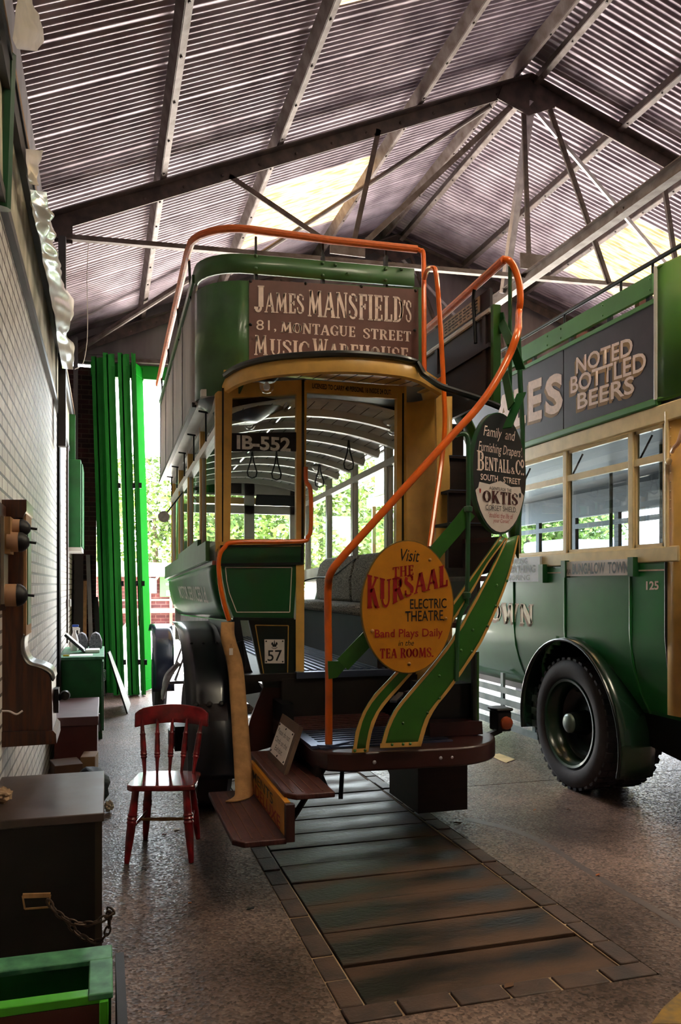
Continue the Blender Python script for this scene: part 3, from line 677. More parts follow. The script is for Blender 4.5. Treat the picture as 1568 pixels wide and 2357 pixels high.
# ---- rear bulkhead
bulk = plate('header_board', [(704, 874), (934, 889), (934, 919), (704, 903)], m_cream)
textY('LICENSED TO CARRY 40 PERSONS, 16 INSIDE 24 OUT.', 719, 901, 883, 897, YB - .003, m_ink, bulk, bold=.02, fn=lambda a, b: (a, b - .012 * a))
wf = ob('rear_window_frame', G().prism(PB([(516, 884), (697, 874), (697, 906), (535, 916)]), V(0, .05, 0))
   .prism(PB([(516, 884), (535, 916), (530, 1242), (514, 1257)]), V(0, .05, 0))
   .prism(PB([(683, 906), (697, 900), (697, 1257), (682, 1242)]), V(0, .05, 0))
   .prism(PB([(530, 1241), (683, 1241), (697, 1257), (514, 1257)]), V(0, .05, 0)), m_cream, bus)
ob('glass', G().pane(*PB([(533, 914), (685, 904), (684, 1243), (529, 1243)], YB + .02)), m_glass, wf)
pl = plate('registration_plate', [(533, 997), (683, 995), (683, 1039), (532, 1039)], m_ink, YB + .012, .006)
textY('IB-552', 545, 669, 1001, 1034, YB + .010, mat('silver_numerals', (250, 248, 244), .4, var=.3, sc=30), pl, bold=.035)
plate('corner_post', [(502, 900), (511, 900), (511, 1262), (502, 1262)], m_cream, YB, .06)
plate('dark_groove', [(511, 893), (516, 893), (516, 1262), (511, 1262)], m_blackgreen, YB + .008, .05)
plate('corner_edge', [(502, 1262), (507, 1262), (511, 1330), (520, 1383), (533, 1425), (524, 1428), (512, 1390), (504, 1335)], m_cream, YB, .05)
plate('door_post', [(701, 878), (707, 878), (701, 1300), (700, 1645), (681, 1645), (682, 1298), (701, 1298)], m_cream, YB - .01, .06)
plate('dark_groove', [(695, 874), (701, 874), (699, 1300), (694, 1300)], m_blackgreen, YB - .004, .03)
plate('door_post', [(915, 905), (926, 905), (924, 1545), (910, 1545)], m_cream, YB - .01, .06)
plate('door_post', [(931, 889), (936, 889), (936, 1600), (930, 1600)], m_cream, YB - .01, .06)
plate('dark_groove', [(926, 905), (931, 905), (930, 1545), (924, 1545)], m_blackgreen, YB - .002, .04)
plate('window_sill', [(505, 1247), (697, 1247), (697, 1257), (505, 1258)], m_cream, YB - .015, .04)
b1 = plate('waist_band', [(507, 1258), (697, 1255), (697, 1298), (508, 1303)], m_dkgreen, YB - .004, .04)
ob('moulding', G().bar(*PB([(507, 1257), (697, 1254)], YB - .008), .015, .012).bar(*PB([(508, 1300), (697, 1297)], YB - .008), .02, .018).bar(*PB([(695, 1255), (695, 1299)], YB - .008), .015, .012, up=(1, 0, 0)), m_blackgreen, b1)
b2 = plate('rear_panel', [(509, 1300), (684, 1297), (676, 1424), (538, 1422), (523, 1383), (513, 1334)], m_dkgreen, YB, .04)
stripe('painted_lining', [(519, 1306), (672, 1306), (667, 1409), (545, 1409), (528, 1365), (522, 1337)], m_letter, .006, YB - .002, b2)
ob('moulding', G().bar(*PB([(536, 1424), (676, 1426)], YB - .006), .03, .02), m_blackgreen, b2)
b3 = plate('lower_panel', [(572, 1426), (681, 1426), (681, 1584), (607, 1582), (590, 1505)], m_blackgreen, YB + .005, .04)
stripe('painted_lining', [(588, 1439), (664, 1440), (662, 1562), (609, 1562)], mat('gold_lining', (196, 150, 70), .5), .007, YB + .002, b3)
p57 = plate('licence_plate', [(609, 1472), (655, 1472), (655, 1527), (610, 1527)], m_white, YB - .004, .008)
textY('57', 616, 649, 1497, 1522, YB - .006, m_ink, p57, bold=.006)
g = G()   # small crest: crown, shield and scroll
c0 = pY(632, 1485, YB - .006)
def cz(dx, dz): return c0 + V(dx, 0, dz)
g.prism([cz(-.012, -.012), cz(.012, -.012), cz(.018, .006), cz(-.018, .006)], V(0, .002, 0)).prism([cz(-.024, .004), cz(-.006, .004), cz(-.012, .022), cz(-.02, .018)], V(0, .002, 0)).prism([cz(.024, .004), cz(.006, .004), cz(.012, .022), cz(.02, .018)], V(0, .002, 0)).prism([cz(-.004, .006), cz(.004, .006), cz(.002, .034), cz(-.002, .034)], V(0, .002, 0)).tube([cz(-.02, -.016), cz(-.008, -.023), cz(.008, -.023), cz(.02, -.016)], .0022, 6)
ob('crest', g, m_ink, p57)
each('screw_head', [(pY(a, b, YB - .004), (0, -1, 0), .006) for a, b in ((613, 1476), (651, 1476), (613, 1523), (651, 1523))], m_ink, p57)
plate('skirt_board', [(607, 1582), (681, 1584), (690, 1700), (556, 1740), (575, 1660), (590, 1620)], m_maroon, YB + .01, .03)
plate('wheel_box_panel', [(526, 1428), (553, 1427), (561, 1475), (578, 1540), (607, 1592), (560, 1600), (535, 1520)], m_guard, YB + .1, .02)
ob('brake_rod', G().tube(PB([(543, 1482), (556, 1475), (562, 1530), (552, 1580)], YB + .06), .012, 8), m_iron, bus)

# curved cream quarter panel right of the doorway
def qp(u, v):
    a = pY(935, 900, YB - .01); x = lerp(a.x, 2.40, u); y = YB - .01 - .30 * sin(u * pi * .5) ** 2 * .9
    return V(x, y, lerp(.74, 3.0, v))
ob('quarter_panel', G().grid(qp, 14, 6), m_cream, bus, solid=.02)
ob('quarter_flange', G().prism(PB([(1004, 918), (1017, 908), (1027, 980), (1036, 1075), (1036, 1120), (1029, 1200), (1008, 1300), (1000, 1300), (1005, 1200), (1006, 1050)], 5.22), V(0, .03, 0)), m_cream, bus)

# ---- body sides
def sideprof(v):   # z and x of the left lower side
    z = lerp(1.79, 1.405, v); x = .742 + .10 * v ** 2.0
    return x, z
def lside(u, v):
    x, z = sideprof(v); Y = lerp(YB + .02, YF + .1, u); return V(x, Y, z + pit(Y))
ls = ob('side_panel', G().grid(lside, 12, 10), m_midgreen, bus, solid=.02)
ls.data.materials.clear(); ls.data.materials.append(mat('glossy_side_green', (26, 92, 40), .3, var=.4, sc=3, spec=.2))
def rside(u, v):
    p = lside(u, v); return V(3.15 - p.x, p.y, p.z)
ob('side_panel', G().grid(rside, 6, 8), m_dkgreen, bus, solid=.02)
lettering('MOTOR SERVICES Ld.', (.747, 7.3, 1.612 + pit(7.3)), (0, -1, 0), (-.24, 0, 1), 2.35, .13, m_white, ls, bold=.012)
ob('moulding', G().bar((.735, YB + .02, 1.80), (.735, YF + .1, 1.80 + pit(YF)), .03, .03).bar((.845, YB + .02, 1.40), (.845, YF + .1, 1.40 + pit(YF)), .025, .02), m_chrome, ls)
rb = ob('route_board', G().hexa([(.685, 5.7, 1.815), (.715, 5.7, 1.815), (.715, 9.7, 1.815 + pit(9.7)), (.685, 9.7, 1.815 + pit(9.7)), (.685, 5.7, 1.955), (.715, 5.7, 1.955), (.715, 9.7, 1.955 + pit(9.7)), (.685, 9.7, 1.955 + pit(9.7))]), m_midgreen, bus)
ob('route_board', G().hexa([(.69, 6.26, 1.915), (.72, 6.26, 1.915), (.72, 7.95, 1.86), (.69, 7.95, 1.86), (.69, 6.26, 1.995), (.72, 6.26, 1.995), (.72, 7.95, 1.94), (.69, 7.95, 1.94)]), m_midgreen, bus)
for s, x0, x1 in ((0, .75, .80), (1, 2.36, 2.42)):   # left and right sides
    for k, y in enumerate((6.6, 7.6, 8.55, 9.5)):
        ob('window_post', G().bx(x0, x1, y, y + .07, 1.78 + pit(y), 2.96 + pit(y)), m_cream if s == 0 else m_cab, bus)
    dz = pit(YF + .1)
    def rail(z0, z1, e=0): return [(x0 - e, YB + .05, z0), (x1 + e, YB + .05, z0), (x1 + e, YF, z0 + dz), (x0 - e, YF, z0 + dz), (x0 - e, YB + .05, z1), (x1 + e, YB + .05, z1), (x1 + e, YF, z1 + dz), (x0 - e, YF, z1 + dz)]
    ob('window_rail', G().hexa(rail(2.70, 2.76, .006)).hexa(rail(1.78, 1.93, .004)).hexa(rail(2.92, 2.99)), m_cab, bus)
    for a, b in ((5.7, 6.6), (6.67, 7.6), (7.67, 8.55), (8.62, 9.5)):
        f = ob('window_stile', G().bx(x0 + .012, x1 - .012, a, a + .03, 1.93 + pit(a), 2.70 + pit(a)), m_cab, bus); ob('window_stile', G().bx(x0 + .012, x1 - .012, b - .03, b, 1.93 + pit(b), 2.70 + pit(b)), m_cab, bus)
        ob('glass', G().pane(*[((x0 + x1) / 2, y, z) for y, z in ((a + .02, 1.88), (b - .02, 1.88), (b - .02, 2.71), (a + .02, 2.71))]), m_glass, f)
    ob('ventilator_glass', G().pane(*[((x0 + x1) / 2, y, z) for y, z in ((5.7, 2.72), (9.5, 2.62), (9.5, 2.85), (5.7, 2.95))]), m_glass, bus)
plate('window_post', [(496, 905), (502, 900), (502, 1262), (497, 1270)], m_cream, YB + .005, .05)
# overhanging deck edge above the windows, with iron brackets
ob('deck_floor', G().prism([(.9, 5.62, 3.14), (2.5, 5.62, 3.14), (2.5, 9.75, 3.06), (.9, 9.75, 3.06)], V(0, 0, .03)), m_cab, bus)
for xa, xb, ms in ((.66, .92, m_cab), (2.40, 2.6, m_brown)): ob('deck_soffit', G().prism([(xa, 5.75, 2.985), (xb, 5.66, 2.985), (xb, 9.75, 2.885), (xa, 9.75, 2.885)], V(0, 0, .05)), ms, bus)
for y in (6.1, 6.95, 7.8, 8.6, 9.3):
    ob('soffit_bracket', G().tube([(.68, y, 2.965 + pit(y)), (.77, y, 2.955 + pit(y))], .008, 6).tube([(.735, y, 2.96 + pit(y)), (.735, y, 2.74 + pit(y))], .007, 6), m_iron, bus)
# ---- upper deck left side and rear
def adp(u, v): Y = lerp(5.93, 9.65, u); return V(.645, Y, lerp(2.97, 3.86, v) + pit(Y) * 1.2)
ad = ob('deck_side_hoarding', G().grid(adp, 10, 2), m_greyad, bus, solid=.02)
g = G()
for y in (6.9, 7.85, 8.8, 9.62): g.bar(adp((y - 5.93) / 3.72, 0) + V(-.012, 0, 0), adp((y - 5.93) / 3.72, 1) + V(-.012, 0, 0), .012, .04, up=(0, 1, 0))
ob('joint_strip', g, m_galv, ad)
ob('bottom_bead', G().bar(adp(0, 0) + V(-.015, 0, 0), adp(1, 0) + V(-.015, 0, 0), .03, .035), m_iron, ad)
ob('top_bead', G().bar(adp(0, 1) + V(-.01, 0, .03), adp(1, 1) + V(-.01, 0, .03), .04, .06), m_midgreen, ad)
def corner(z0, z1, m, name, x0=.645, cx=.98, cy=5.93, right=None, th=.02):
    path = [V(x0, cy + .12, 0), V(x0, cy, 0)] + [V(cx - (cx - x0) * cos(t * pi / 2 / 8), cy - (cy - YB) * sin(t * pi / 2 / 8), 0) for t in range(1, 9)]
    if right: path.append(V(right, YB, 0))
    def fn(u, v):
        k = u * (len(path) - 1); i = min(int(k), len(path) - 2); p = path[i].lerp(path[i + 1], k - i)
        zz = lerp(z0(p.x), z1(p.x), v); return V(p.x, p.y, zz)
    return ob(name, G().grid(fn, len(path) - 1, 1), m, bus, solid=th, smooth=60)
cp = corner(lambda x: 2.985 + .155 * max(0, (x - .93) / .05), lambda x: 3.77 + .03 * (x - .65), m_midgreen, 'corner_panel')
xr = pY(963, 660, YB).x
xs = pY(573, 640, YB).x
rp = ob('deck_rear_panel', G().prism([(xs, YB + .005, 3.14), (xr + .03, YB + .005, 3.14), (xr + .03, YB + .005, 3.875), (xs, YB + .005, 3.785)], V(0, .03, 0)), m_midgreen, bus)
sg = ob('shop_sign', G().prism([pY(573, 643, YB - .012), pY(963, 666, YB - .012), V(xr, YB - .012, 3.14), V(xs, YB - .012, 3.14)], V(0, .014, 0)), m_signbrown, bus)
def slope(yl, yr, x0, x1):   # extra rise of a line towards its right end, from photo pixels
    a = pY(x0, yl, YB); c = pY(x1, yr, YB); k = (c.z - a.z) / (c.x - a.x)
    return k
def srow(s, x0, x1, yl, yb, yr, par, m=m_letter, Y=YB - .014, **k):
    sl = slope(yl, yr, x0, x1); a, b = pY(x0, yl, Y), pY(x0, yb, Y); c = pY(x1, yr, Y)
    return lettering(s, ((a.x + c.x) / 2, Y, (a.z + b.z) / 2 + sl * (c.x - a.x) / 2), (1, 0, 0), (0, 0, 1), c.x - a.x, a.z - b.z, m, par, fn=lambda p, q: (p, q + sl * p), **k)
def crow(s, x0, x1, yl, yb, yr, par=sg, m=m_letter, Y=YB - .014, **k):
    sl = slope(yl, yr, x0, x1); a, b = pY(x0, yl, Y), pY(x0, yb, Y); c = pY(x1, yr, Y)
    return showcard(s, ((a.x + c.x) / 2, Y, (a.z + b.z) / 2 + sl * (c.x - a.x) / 2), (1, 0, 0), (0, 0, 1), c.x - a.x, a.z - b.z, m, par, fn=lambda p, q: (p, q + sl * p), **k)
crow('J', 586, 610, 657, 718, 658, wt=1.25); crow('AMES', 609, 701, 672, 719, 677, wt=1.0)
crow('MANSFIELD', 707, 930, 667, 728, 684, wt=1.0); crow("'S", 928, 948, 690, 741, 692, wt=1.0)
srow('81,', 590, 636, 736, 763, 738, sg); crow('MONTAGUE', 645, 819, 740, 765, 752, wt=.95); crow('STREET', 835, 947, 755, 779, 763, wt=.95)
crow('M', 584, 617, 771, 817, 772, wt=.95); crow('USIC', 620, 712, 780, 818, 786, wt=.95)
crow('W', 719, 756, 779, 827, 781, wt=.95); crow('AREHOUSE', 755, 941, 789, 831, 801, wt=.95)
each('screw_head', [(pY(a, b, YB - .012), (0, -1, 0), .012) for a, b in ((577, 647), (704, 652), (832, 659), (957, 669), (577, 747), (955, 760))], m_ink, sg)
# upper rail board across the rear, standing on black irons
xl = pY(590, 600, YB - .02).x
tb = corner(lambda x: 3.835 + .03 * max(0, x - 1), lambda x: 3.965 + .03 * max(0, x - 1), m_midgreen, 'rail_board', right=pY(955, 630, YB - .02).x, th=.025)
each('rivet', [(pY(a, b, YB - .013), (0, -1, 0), .014) for a, b in ((589, 589), (589, 617), (743, 606), (743, 634), (888, 619), (888, 645), (772, 610), (924, 620), (800, 631))], m_midgreen, tb)
for a, b0, b1 in ((589, 545, 660), (743, 558, 660), (888, 575, 672)):
    ob('rail_iron', G().bar(pY(a, b0, YB + .03), pY(a, 590, YB + .03), .015, .015, up=(1, 0, 0)).bar(pY(a, 590, YB + .03), pY(a, b1, YB + .03), .05, .02, up=(1, 0, 0)), m_iron, bus)
hr = [V(.60, 9.6, 3.98), V(.60, 8.0, 4.06), V(.60, 6.1, 4.135)] + [V(.98 - .38 * cos(t * pi / 16), 5.98 - .40 * sin(t * pi / 16), 4.135) for t in range(1, 9)] + [pY(760, 553, 5.58), pY(960, 574, 5.58)]
ob('deck_handrail', G().tube(hr, .028, 10), m_orangewood, bus)
for y in (6.2, 7.2, 8.3, 9.3):
    ob('rail_iron', G().bar((.62, y, 4.13 + pit(y)), (.635, y, 3.84 + pit(y)), .018, .018), m_iron, bus)
ob('handrail_end', G().tube(smoothpts([pY(957, 573, 5.58), pY(968, 577, 5.57), pY(975, 590, 5.55), pY(976, 700, 5.45), pY(977, 850, 5.40), pY(983, 884, 5.36), pY(1000, 884, 5.25), pY(1018, 872, 5.08)], 6), .018, 8), m_orange, bus)
ob('stair_grab_rod', G().tube(smoothpts([pY(978, 640, 5.45), pY(984, 622, 5.3), pY(995, 617, 5.1), pY(1004, 630, 5.05), pY(1012, 720, 5.05), pY(1022, 900, 5.05), pY(1024, 980, 5.05), pY(1017, 1060, 5.03), pY(1000, 1180, 4.9), pY(989, 1260, 4.8)], 6), .017, 8), m_orange, bus)

# ---- canopy over the platform
rim = [pZ(a, b, 3.03) for a, b in ((505, 908), (525, 893), (560, 872), (620, 856), (700, 848), (800, 845), (900, 852), (950, 863), (978, 878))] + [V(2.27, 5.28, 3.03), V(2.3, 5.45, 3.03), V(2.27, 5.62, 3.03)]
rim = smoothpts(rim, 5)
g = G(); n = len(rim)
for i in range(n - 1):
    a, b = rim[i], rim[i + 1]
    za, zb = 3.13 - .09 * max(0, 5.62 - a.y) / .75, 3.13 - .09 * max(0, 5.62 - b.y) / .75
    g.hexa([(a.x, a.y, za), (b.x, b.y, zb), (b.x, 5.62, 3.13), (a.x, 5.62, 3.13), (a.x, a.y, za + .02), (b.x, b.y, zb + .02), (b.x, 5.62, 3.15), (a.x, 5.62, 3.15)])
so = ob('canopy_soffit', g, m_cream, bus)
g = G()
for x in [1.0 + .11 * i for i in range(12)]:
    yy = min((p.y for p in rim if abs(p.x - x) < .09), default=5.5) + .03
    if yy < 5.55: g.bar((x, yy, 3.128 - .09 * (5.62 - yy) / .75), (x, 5.6, 3.128), .006, .004)
ob('board_joints', g, m_brown, so)
g = G()
outs = []
for i, p in enumerate(rim):
    a = rim[max(0, i - 1)]; b = rim[min(n - 1, i + 1)]; d = (b - a).normalized(); nn = V(d.y, -d.x, 0); outs.append((p, nn))
def rimfn(u, v):
    k = min(int(u * (n - 1) + 1e-6), n - 1); p, nn = outs[k]
    prof = [(0, 0), (.012, -.012), (.03, -.005), (.035, .04), (.02, .085), (-.02, .09)]
    q = prof[min(int(round(v * 5)), 5)]; return V(p.x, p.y, 3.0 + q[1]) + nn * q[0]
cr = ob('canopy_rim', G().grid(rimfn, n - 1, 5), m_cream, bus, solid=.012)
ob('gutter_rod', G().tube([p + nn * .035 + V(0, 0, .075) for p, nn in outs[6:-20]] + smoothpts([(lambda a, t: V(a.x * t, a.y * t, EYE + a.z * t))(ray(x, y), t) for x, y, t in ((975, 862, 5.24), (992, 874, 5.2), (1015, 889, 5.18), (1050, 901, 5.18), (1100, 917, 5.2), (1150, 937, 5.22))], 5), .022, 8), m_blackgreen, bus)
ob('deck_edge_underside', G().lathe([(.12, 0), (.3, .1), (.34, .12)], (.98, 5.95, 2.86), (0, 0, 1), 20), m_maroon, bus)

def lamp(p, par, name='dome_lamp', dark=True):
    l = ob(name, G().lathe([(.075, 0), (.078, -.012), (.055, -.035), (.045, -.04)], p, (0, 0, 1), 20), m_iron if dark else m_cab, par)
    ob('lamp_glass', G().lathe([(.044, -.03), (.05, -.055), (.046, -.085), (.028, -.108), (.005, -.115)], p, (0, 0, 1), 16), m_bulb, l)
    ob('bulb', G().lathe([(.008, -.04), (.022, -.06), (.024, -.075), (.016, -.09), (.002, -.095)], p, (0, 0, 1), 12), m_bulbw, l)
q = pZ(614, 866, 3.03); lamp(q, bus)

# ---- saloon inside
XL, XR = .80, 2.36
def cz2(x): return 3.0 - .13 * ((x - 1.58) / .78) ** 2
ce = ob('saloon_ceiling', G().grid(lambda u, v: V(lerp(XL, XR, u), lerp(YB + .06, YF, v), cz2(lerp(XL, XR, u)) + pit(lerp(YB, YF, v))), 16, 4), m_ceilw, bus, solid=.015)
for i in range(9):
    y = 5.95 + i * .43
    g = G()
    for k in range(16):
        xa, xb = lerp(XL, XR, k / 16), lerp(XL, XR, (k + 1) / 16)
        g.bar((xa, y, cz2(xa) - .03 + pit(y)), (xb, y, cz2(xb) - .03 + pit(y)), .05, .06)
    ob('carline', g, m_cab, bus)
g = G()
for i in range(15):
    x = XL + .05 + i * .105
    g.bar((x, YB + .1, cz2(x) - .008), (x, YF, cz2(x) - .008 + pit(YF)), .006, .004)
ob('board_joints', g, m_brown, ce)
ob('saloon_floor', G().bx(.86, 2.3, YB - .06, YF, .97, 1.02), m_dkwood, bus)
for i in range(13):
    x = 1.28 + i * .058
    ob('floor_rib', G().bx(x, x + .022, YB + .02, YF - .1, 1.02, 1.034), m_ribbed, bus)
ob('floor_nosing', G().bx(1.30, 2.14, YB - .09, YB - .02, .985, 1.03), m_ribbed, bus)
ob('saloon_riser', G().bx(1.2, 2.3, YB - .07, YB - .03, .70, .985), m_dkwood, bus)
# seats along the right wall
st = ob('bench_base', G().bx(1.95, 2.36, YB + .06, 8.25, 1.02, 1.40), m_dkwood, bus)
g = G()
for a, b in ((5.7, 7.0), (7.02, 8.3)): g.bx(1.90, 2.34, a, b, 1.40, 1.49)
ob('seat_cushion', g, m_moq, bus, bev=.03)
for a, b in ((5.7, 7.0), (7.02, 8.25)):
    ob('seat_back', G().prism([(2.16, a, 1.49), (2.33, a, 1.49), (2.35, a, 1.90), (2.26, a, 1.93), (2.19, a, 1.86), (2.15, a, 1.7)], V(0, b - a, 0)), m_moq, bus, bev=.025)
ob('cushion_piping', G().tube(smoothpts([V(1.89, 8.3, 1.48), V(2.0, 8.31, 1.66), V(2.14, 8.15, 1.72), V(2.15, 7.6, 1.73), V(2.2, 7.0, 1.88)], 6), .008, 6), m_ink, bus)
# front bulkhead with its windows
g = G()
g.bx(XL, XR, YF, YF + .05, 1.0, 1.62).bx(XL, XR, YF, YF + .05, 2.50, 2.60).bx(XL, XR, YF, YF + .05, 2.72, 3.02)
for x0, x1 in ((XL, .90), (1.62, 1.74), (2.18, 2.24), (2.32, 2.36)): g.bx(x0, x1, YF, YF + .05, 1.6, 2.9)
fb = ob('front_bulkhead', g, m_cab, bus)
ob('window_board', G().bx(.9, 1.62, YF - .02, YF, 2.05, 2.16), m_cab, fb)
ob('dark_panel', G().bx(.98, 1.58, YF - .015, YF, 2.74, 2.86), m_brown, fb)
ob('ventilator', G().bar((1.74, YF - .1, 2.66), (2.3, YF - .1, 2.66), .03, .13, up=(0, -.6, 1)), m_ink, fb)
ob('glass', G().pane((.9, YF + .02, 1.62), (2.32, YF + .02, 1.62), (2.32, YF + .02, 2.72), (.9, YF + .02, 2.72)), m_glass, fb)
# driver's seat, steering and mirror ahead
ob('driver_seat', G().bx(1.65, 2.1, 10.2, 10.35, 1.35, 1.92), mat('dark_blue_leather', (26, 34, 48), .4), bus, bev=.03)
ob('driver_canopy', G().bx(1.0, 2.3, YF + .05, 10.9, 2.62, 2.7), m_cream, bus)
ob('scuttle', G().bx(.95, 2.25, 10.85, 10.95, .9, 1.5), m_dkgreen, bus)
ob('bonnet', G().prism([(1.2, 10.95, .8), (2.0, 10.95, .8), (2.0, 10.95, 1.35), (1.8, 10.95, 1.45), (1.4, 10.95, 1.45), (1.2, 10.95, 1.35)], V(0, 1.1, 0)), m_dkgreen, bus)
mp_ = pX(377, 1189, .55)
mi = ob('driving_mirror', G().lathe([(.05, -.008), (.056, 0), (.05, .008), (.0, .01)], mp_, (0, -1, 0), 18), mat('mirror_reflection_grey', (236, 236, 238), .4, var=.3, sc=30), bus)  # pale matt colour stands in for the reflection in the mirror
ob('mirror_arm', G().tube([mp_, V(.74, mp_.y + .1, mp_.z + .25)], .007, 6), m_iron, mi)
# passenger rails, straps and lamps
for x in (1.31, 2.06):
    r_ = ob('passenger_rail', G().tube([V(x, 5.76, 2.965), V(x, 8.9, 2.86)], .014, 10), m_chrome, bus)
    for y in (6.15, 7.0, 7.9): ob('rail_hook', G().tube(smoothpts([V(x, y, 2.95), V(x - .02, y, 2.98), V(x - .07, y, 2.99)], 4), .008, 6), m_iron, r_)
def strap(x, y, l=.27):
    z = 2.955 - .034 * (y - 5.76); w = .045
    ob('hand_strap', G().tube([V(x, y, z), V(x - .012, y, z - l * .4), V(x - w, y, z - l * .8), V(x - w * .8, y, z - l * .95), V(x, y, z - l), V(x + w * .8, y, z - l * .95), V(x + w, y, z - l * .8), V(x + .012, y, z - l * .4), V(x, y, z)], .007, 6), m_ink, bus)
for x, y in ((1.31, 7.35), (1.55, 7.4), (2.06, 6.75), (2.06, 7.75)): strap(x, y)
for a, b, z in ((575, 955, 2.96), (905, 968, 2.92), (735, 1075, 2.86)):
    q = pZ(a, b, z); lamp(q, bus, dark=False)

# ---- grab rail outside the rear window
ob('grab_rail', G().tube(smoothpts([pY(704, 1075, 5.52), pY(705, 1108, 5.52), pY(715, 1130, 5.5), pY(716, 1212, 5.5), pY(709, 1236, 5.5), pY(690, 1246, 5.5), pY(545, 1248, 5.5), pY(517, 1260, 5.5), pY(504, 1287, 5.5), pY(506, 1340, 5.5), pY(515, 1388, 5.5), pY(527, 1428, 5.52)], 6), .0155, 10), m_orange, bus)

# ---- rear platform, steps
plat = [(1.14, 5.58), (1.14, 4.46), (1.2, 4.34), (1.32, 4.28), (1.95, 4.25)] + [(1.95 + .4 * sin(t * pi / 16), 4.65 - .4 * cos(t * pi / 16)) for t in range(1, 9)] + [(2.35, 5.58)]
ob('platform', G().prism([V(x, y, .60) for x, y in plat], V(0, 0, .11)), m_maroon, bus, bev=.012)
for i in range(17):
    y = 4.42 + i * .066
    ob('platform_rib', G().bx(1.18, 2.0, y, y + .03, .708, .72), m_ribbed if i < 9 else m_tread, bus)
ob('step_edge', G().bx(1.135, 1.20, 4.45, 5.15, .708, .726), m_ribbed, bus)
each('bolt_head', [((x, 4.258, .655), (0, -1, 0), .012) for x in (1.45, 1.85, 1.92)], m_galv, bus)
ob('platform_riser', G().bx(1.15, 1.18, 4.4, 5.5, .50, .62).bx(1.16, 1.19, 4.75, 5.5, .36, .6), m_dkwood, bus)
ob('foot_flange', G().prism([V(1.17, 4.46, .722), V(1.24, 4.42, .722), V(1.38, 4.50, .722), V(1.36, 4.54, .722), V(1.22, 4.53, .722)], V(0, 0, .008)), m_ribbed, bus)
m_groove = mat('worn_groove', (112, 76, 58), .6)
def tread(z, x0, x1, y0, y1, nm):
    o = ob(nm, G().prism([V(x0 + .05, y0, z - .03), V(x1, y0, z - .03), V(x1, y1, z - .03), V(x0, y1, z - .03), V(x0, y0 + .06, z - .03)], V(0, 0, .03)), m_tread, bus, bev=.006)
    for i in range(4):
        x = lerp(x0 + .04, x1 - .06, i / 3); ob('tread_groove', G().bx(x, x + .005, y0 + .04, y1 - .05, z, z + .003), m_groove, o)
tread(.36, .62, .89, 3.99, 5.02, 'step_board'); tread(.56, .905, 1.165, 4.06, 5.2, 'step_board')
rs = ob('step_riser', G().bx(.885, .915, 4.02, 5.05, .345, .535), m_signyel, bus)
ob('riser_end', G().bx(.885, .93, 3.985, 4.03, .34, .53), m_maroon, bus)
lettering('MENTS', (.8835, 4.62, .475), (0, -1, 0), (0, 0, 1), .62, .06, m_ink, rs, bold=.01)
lettering('DELUXE', (.8835, 4.48, .40), (0, -1, 0), (0, 0, 1), .72, .07, m_red, rs, bold=.01)
for a, b in (((.9, 4.1, .36), (1.30, 4.62, .62)), ((.9, 4.95, .36), (1.2, 5.2, .6)), ((1.2, 4.6, .60), (1.28, 4.62, .42))): ob('step_iron', G().bar(a, b, .03, .014), m_iron, bus)
ob('platform_stay', G().bar((1.28, 4.35, .45), (1.62, 5.4, .66), .025, .025), m_iron, bus)
ob('rear_box', G().bx(2.01, 2.37, 5.0, 5.56, .12, .62), m_brown, bus)
ob('rear_bracket', G().bx(2.15, 2.38, 4.72, 4.95, .52, .61), m_blackgreen, bus, bev=.03)
# ---- winding stair: outer curve in plan
Cpath = [V(1.12, 4.36, 0), V(1.3, 4.27, 0), V(1.5, 4.24, 0), V(2.08, 4.23, 0)] + [V(2.08 + .52 * sin(radians(a)), 4.75 - .52 * cos(radians(a)), 0) for a in range(6, 91, 6)] + [V(2.6, 5.2, 0), V(2.6, 6.4, 0)]
Cs = resample(Cpath, 900)
def ppx(p): return CX + FPX * (_c * p.x - _s * p.y) / (_s * p.x + _c * p.y)
Cpx = [ppx(p) for p in Cs]; imax = Cpx.index(max(Cpx))
def onC(px, py, far=False, off=0.0):
    rng = range(imax, len(Cs)) if far else range(0, imax + 1)
    i = min(rng, key=lambda k: abs(Cpx[k] - px)); p = Cs[i]
    d = (Cs[min(i + 1, len(Cs) - 1)] - Cs[max(i - 1, 0)]).normalized(); nn = V(d.y, -d.x, 0)
    p = p + nn * off
    t = _s * p.x + _c * p.y
    return V(p.x, p.y, EYE + (HORIZON - py) / FPX * t)
def band(name, L, R, m, lin_m, w=.14):
    L = resample(smoothpts([V(a, b, 0) for a, b in L], 5), 26); R = resample(smoothpts([V(a, b, 0) for a, b in R], 5), 26)
    def strip(u0, u1, off, nu=6):
        return G().grid(lambda v, u: onC(lerp(L[round(v * 25)].x, R[round(v * 25)].x, lerp(u0, u1, u)), lerp(L[round(v * 25)].y, R[round(v * 25)].y, lerp(u0, u1, u)), off=off), 25, nu)
    o = ob(name, strip(0, 1, 0), m, bus, solid=.012)
    ob('painted_edge', strip(0, w, .008, 2), lin_m, o); ob('painted_edge', strip(1 - w, 1, .008, 2), lin_m, o)
    a0, a1 = L[0], R[0]
    g = G().grid(lambda u, v: onC(lerp(a0.x, a1.x, u), lerp(a0.y, a1.y, u) - v * (11 if name == 'stair_string' else 9), off=.008), 6, 1)
    ob('painted_edge', g, lin_m, o)
    return o
m_edge = mat('pale_yellow_edging', (216, 164, 84), .5, var=.15, sc=12)
ws = band('stair_string', [(875, 1722), (890, 1670), (905, 1640), (935, 1600), (1000, 1525), (1050, 1455), (1090, 1385), (1120, 1330), (1165, 1240)],
          [(968, 1718), (985, 1660), (1005, 1625), (1045, 1575), (1085, 1515), (1115, 1465), (1150, 1385), (1175, 1310), (1192, 1232)], m_strgreen, m_edge, .1)
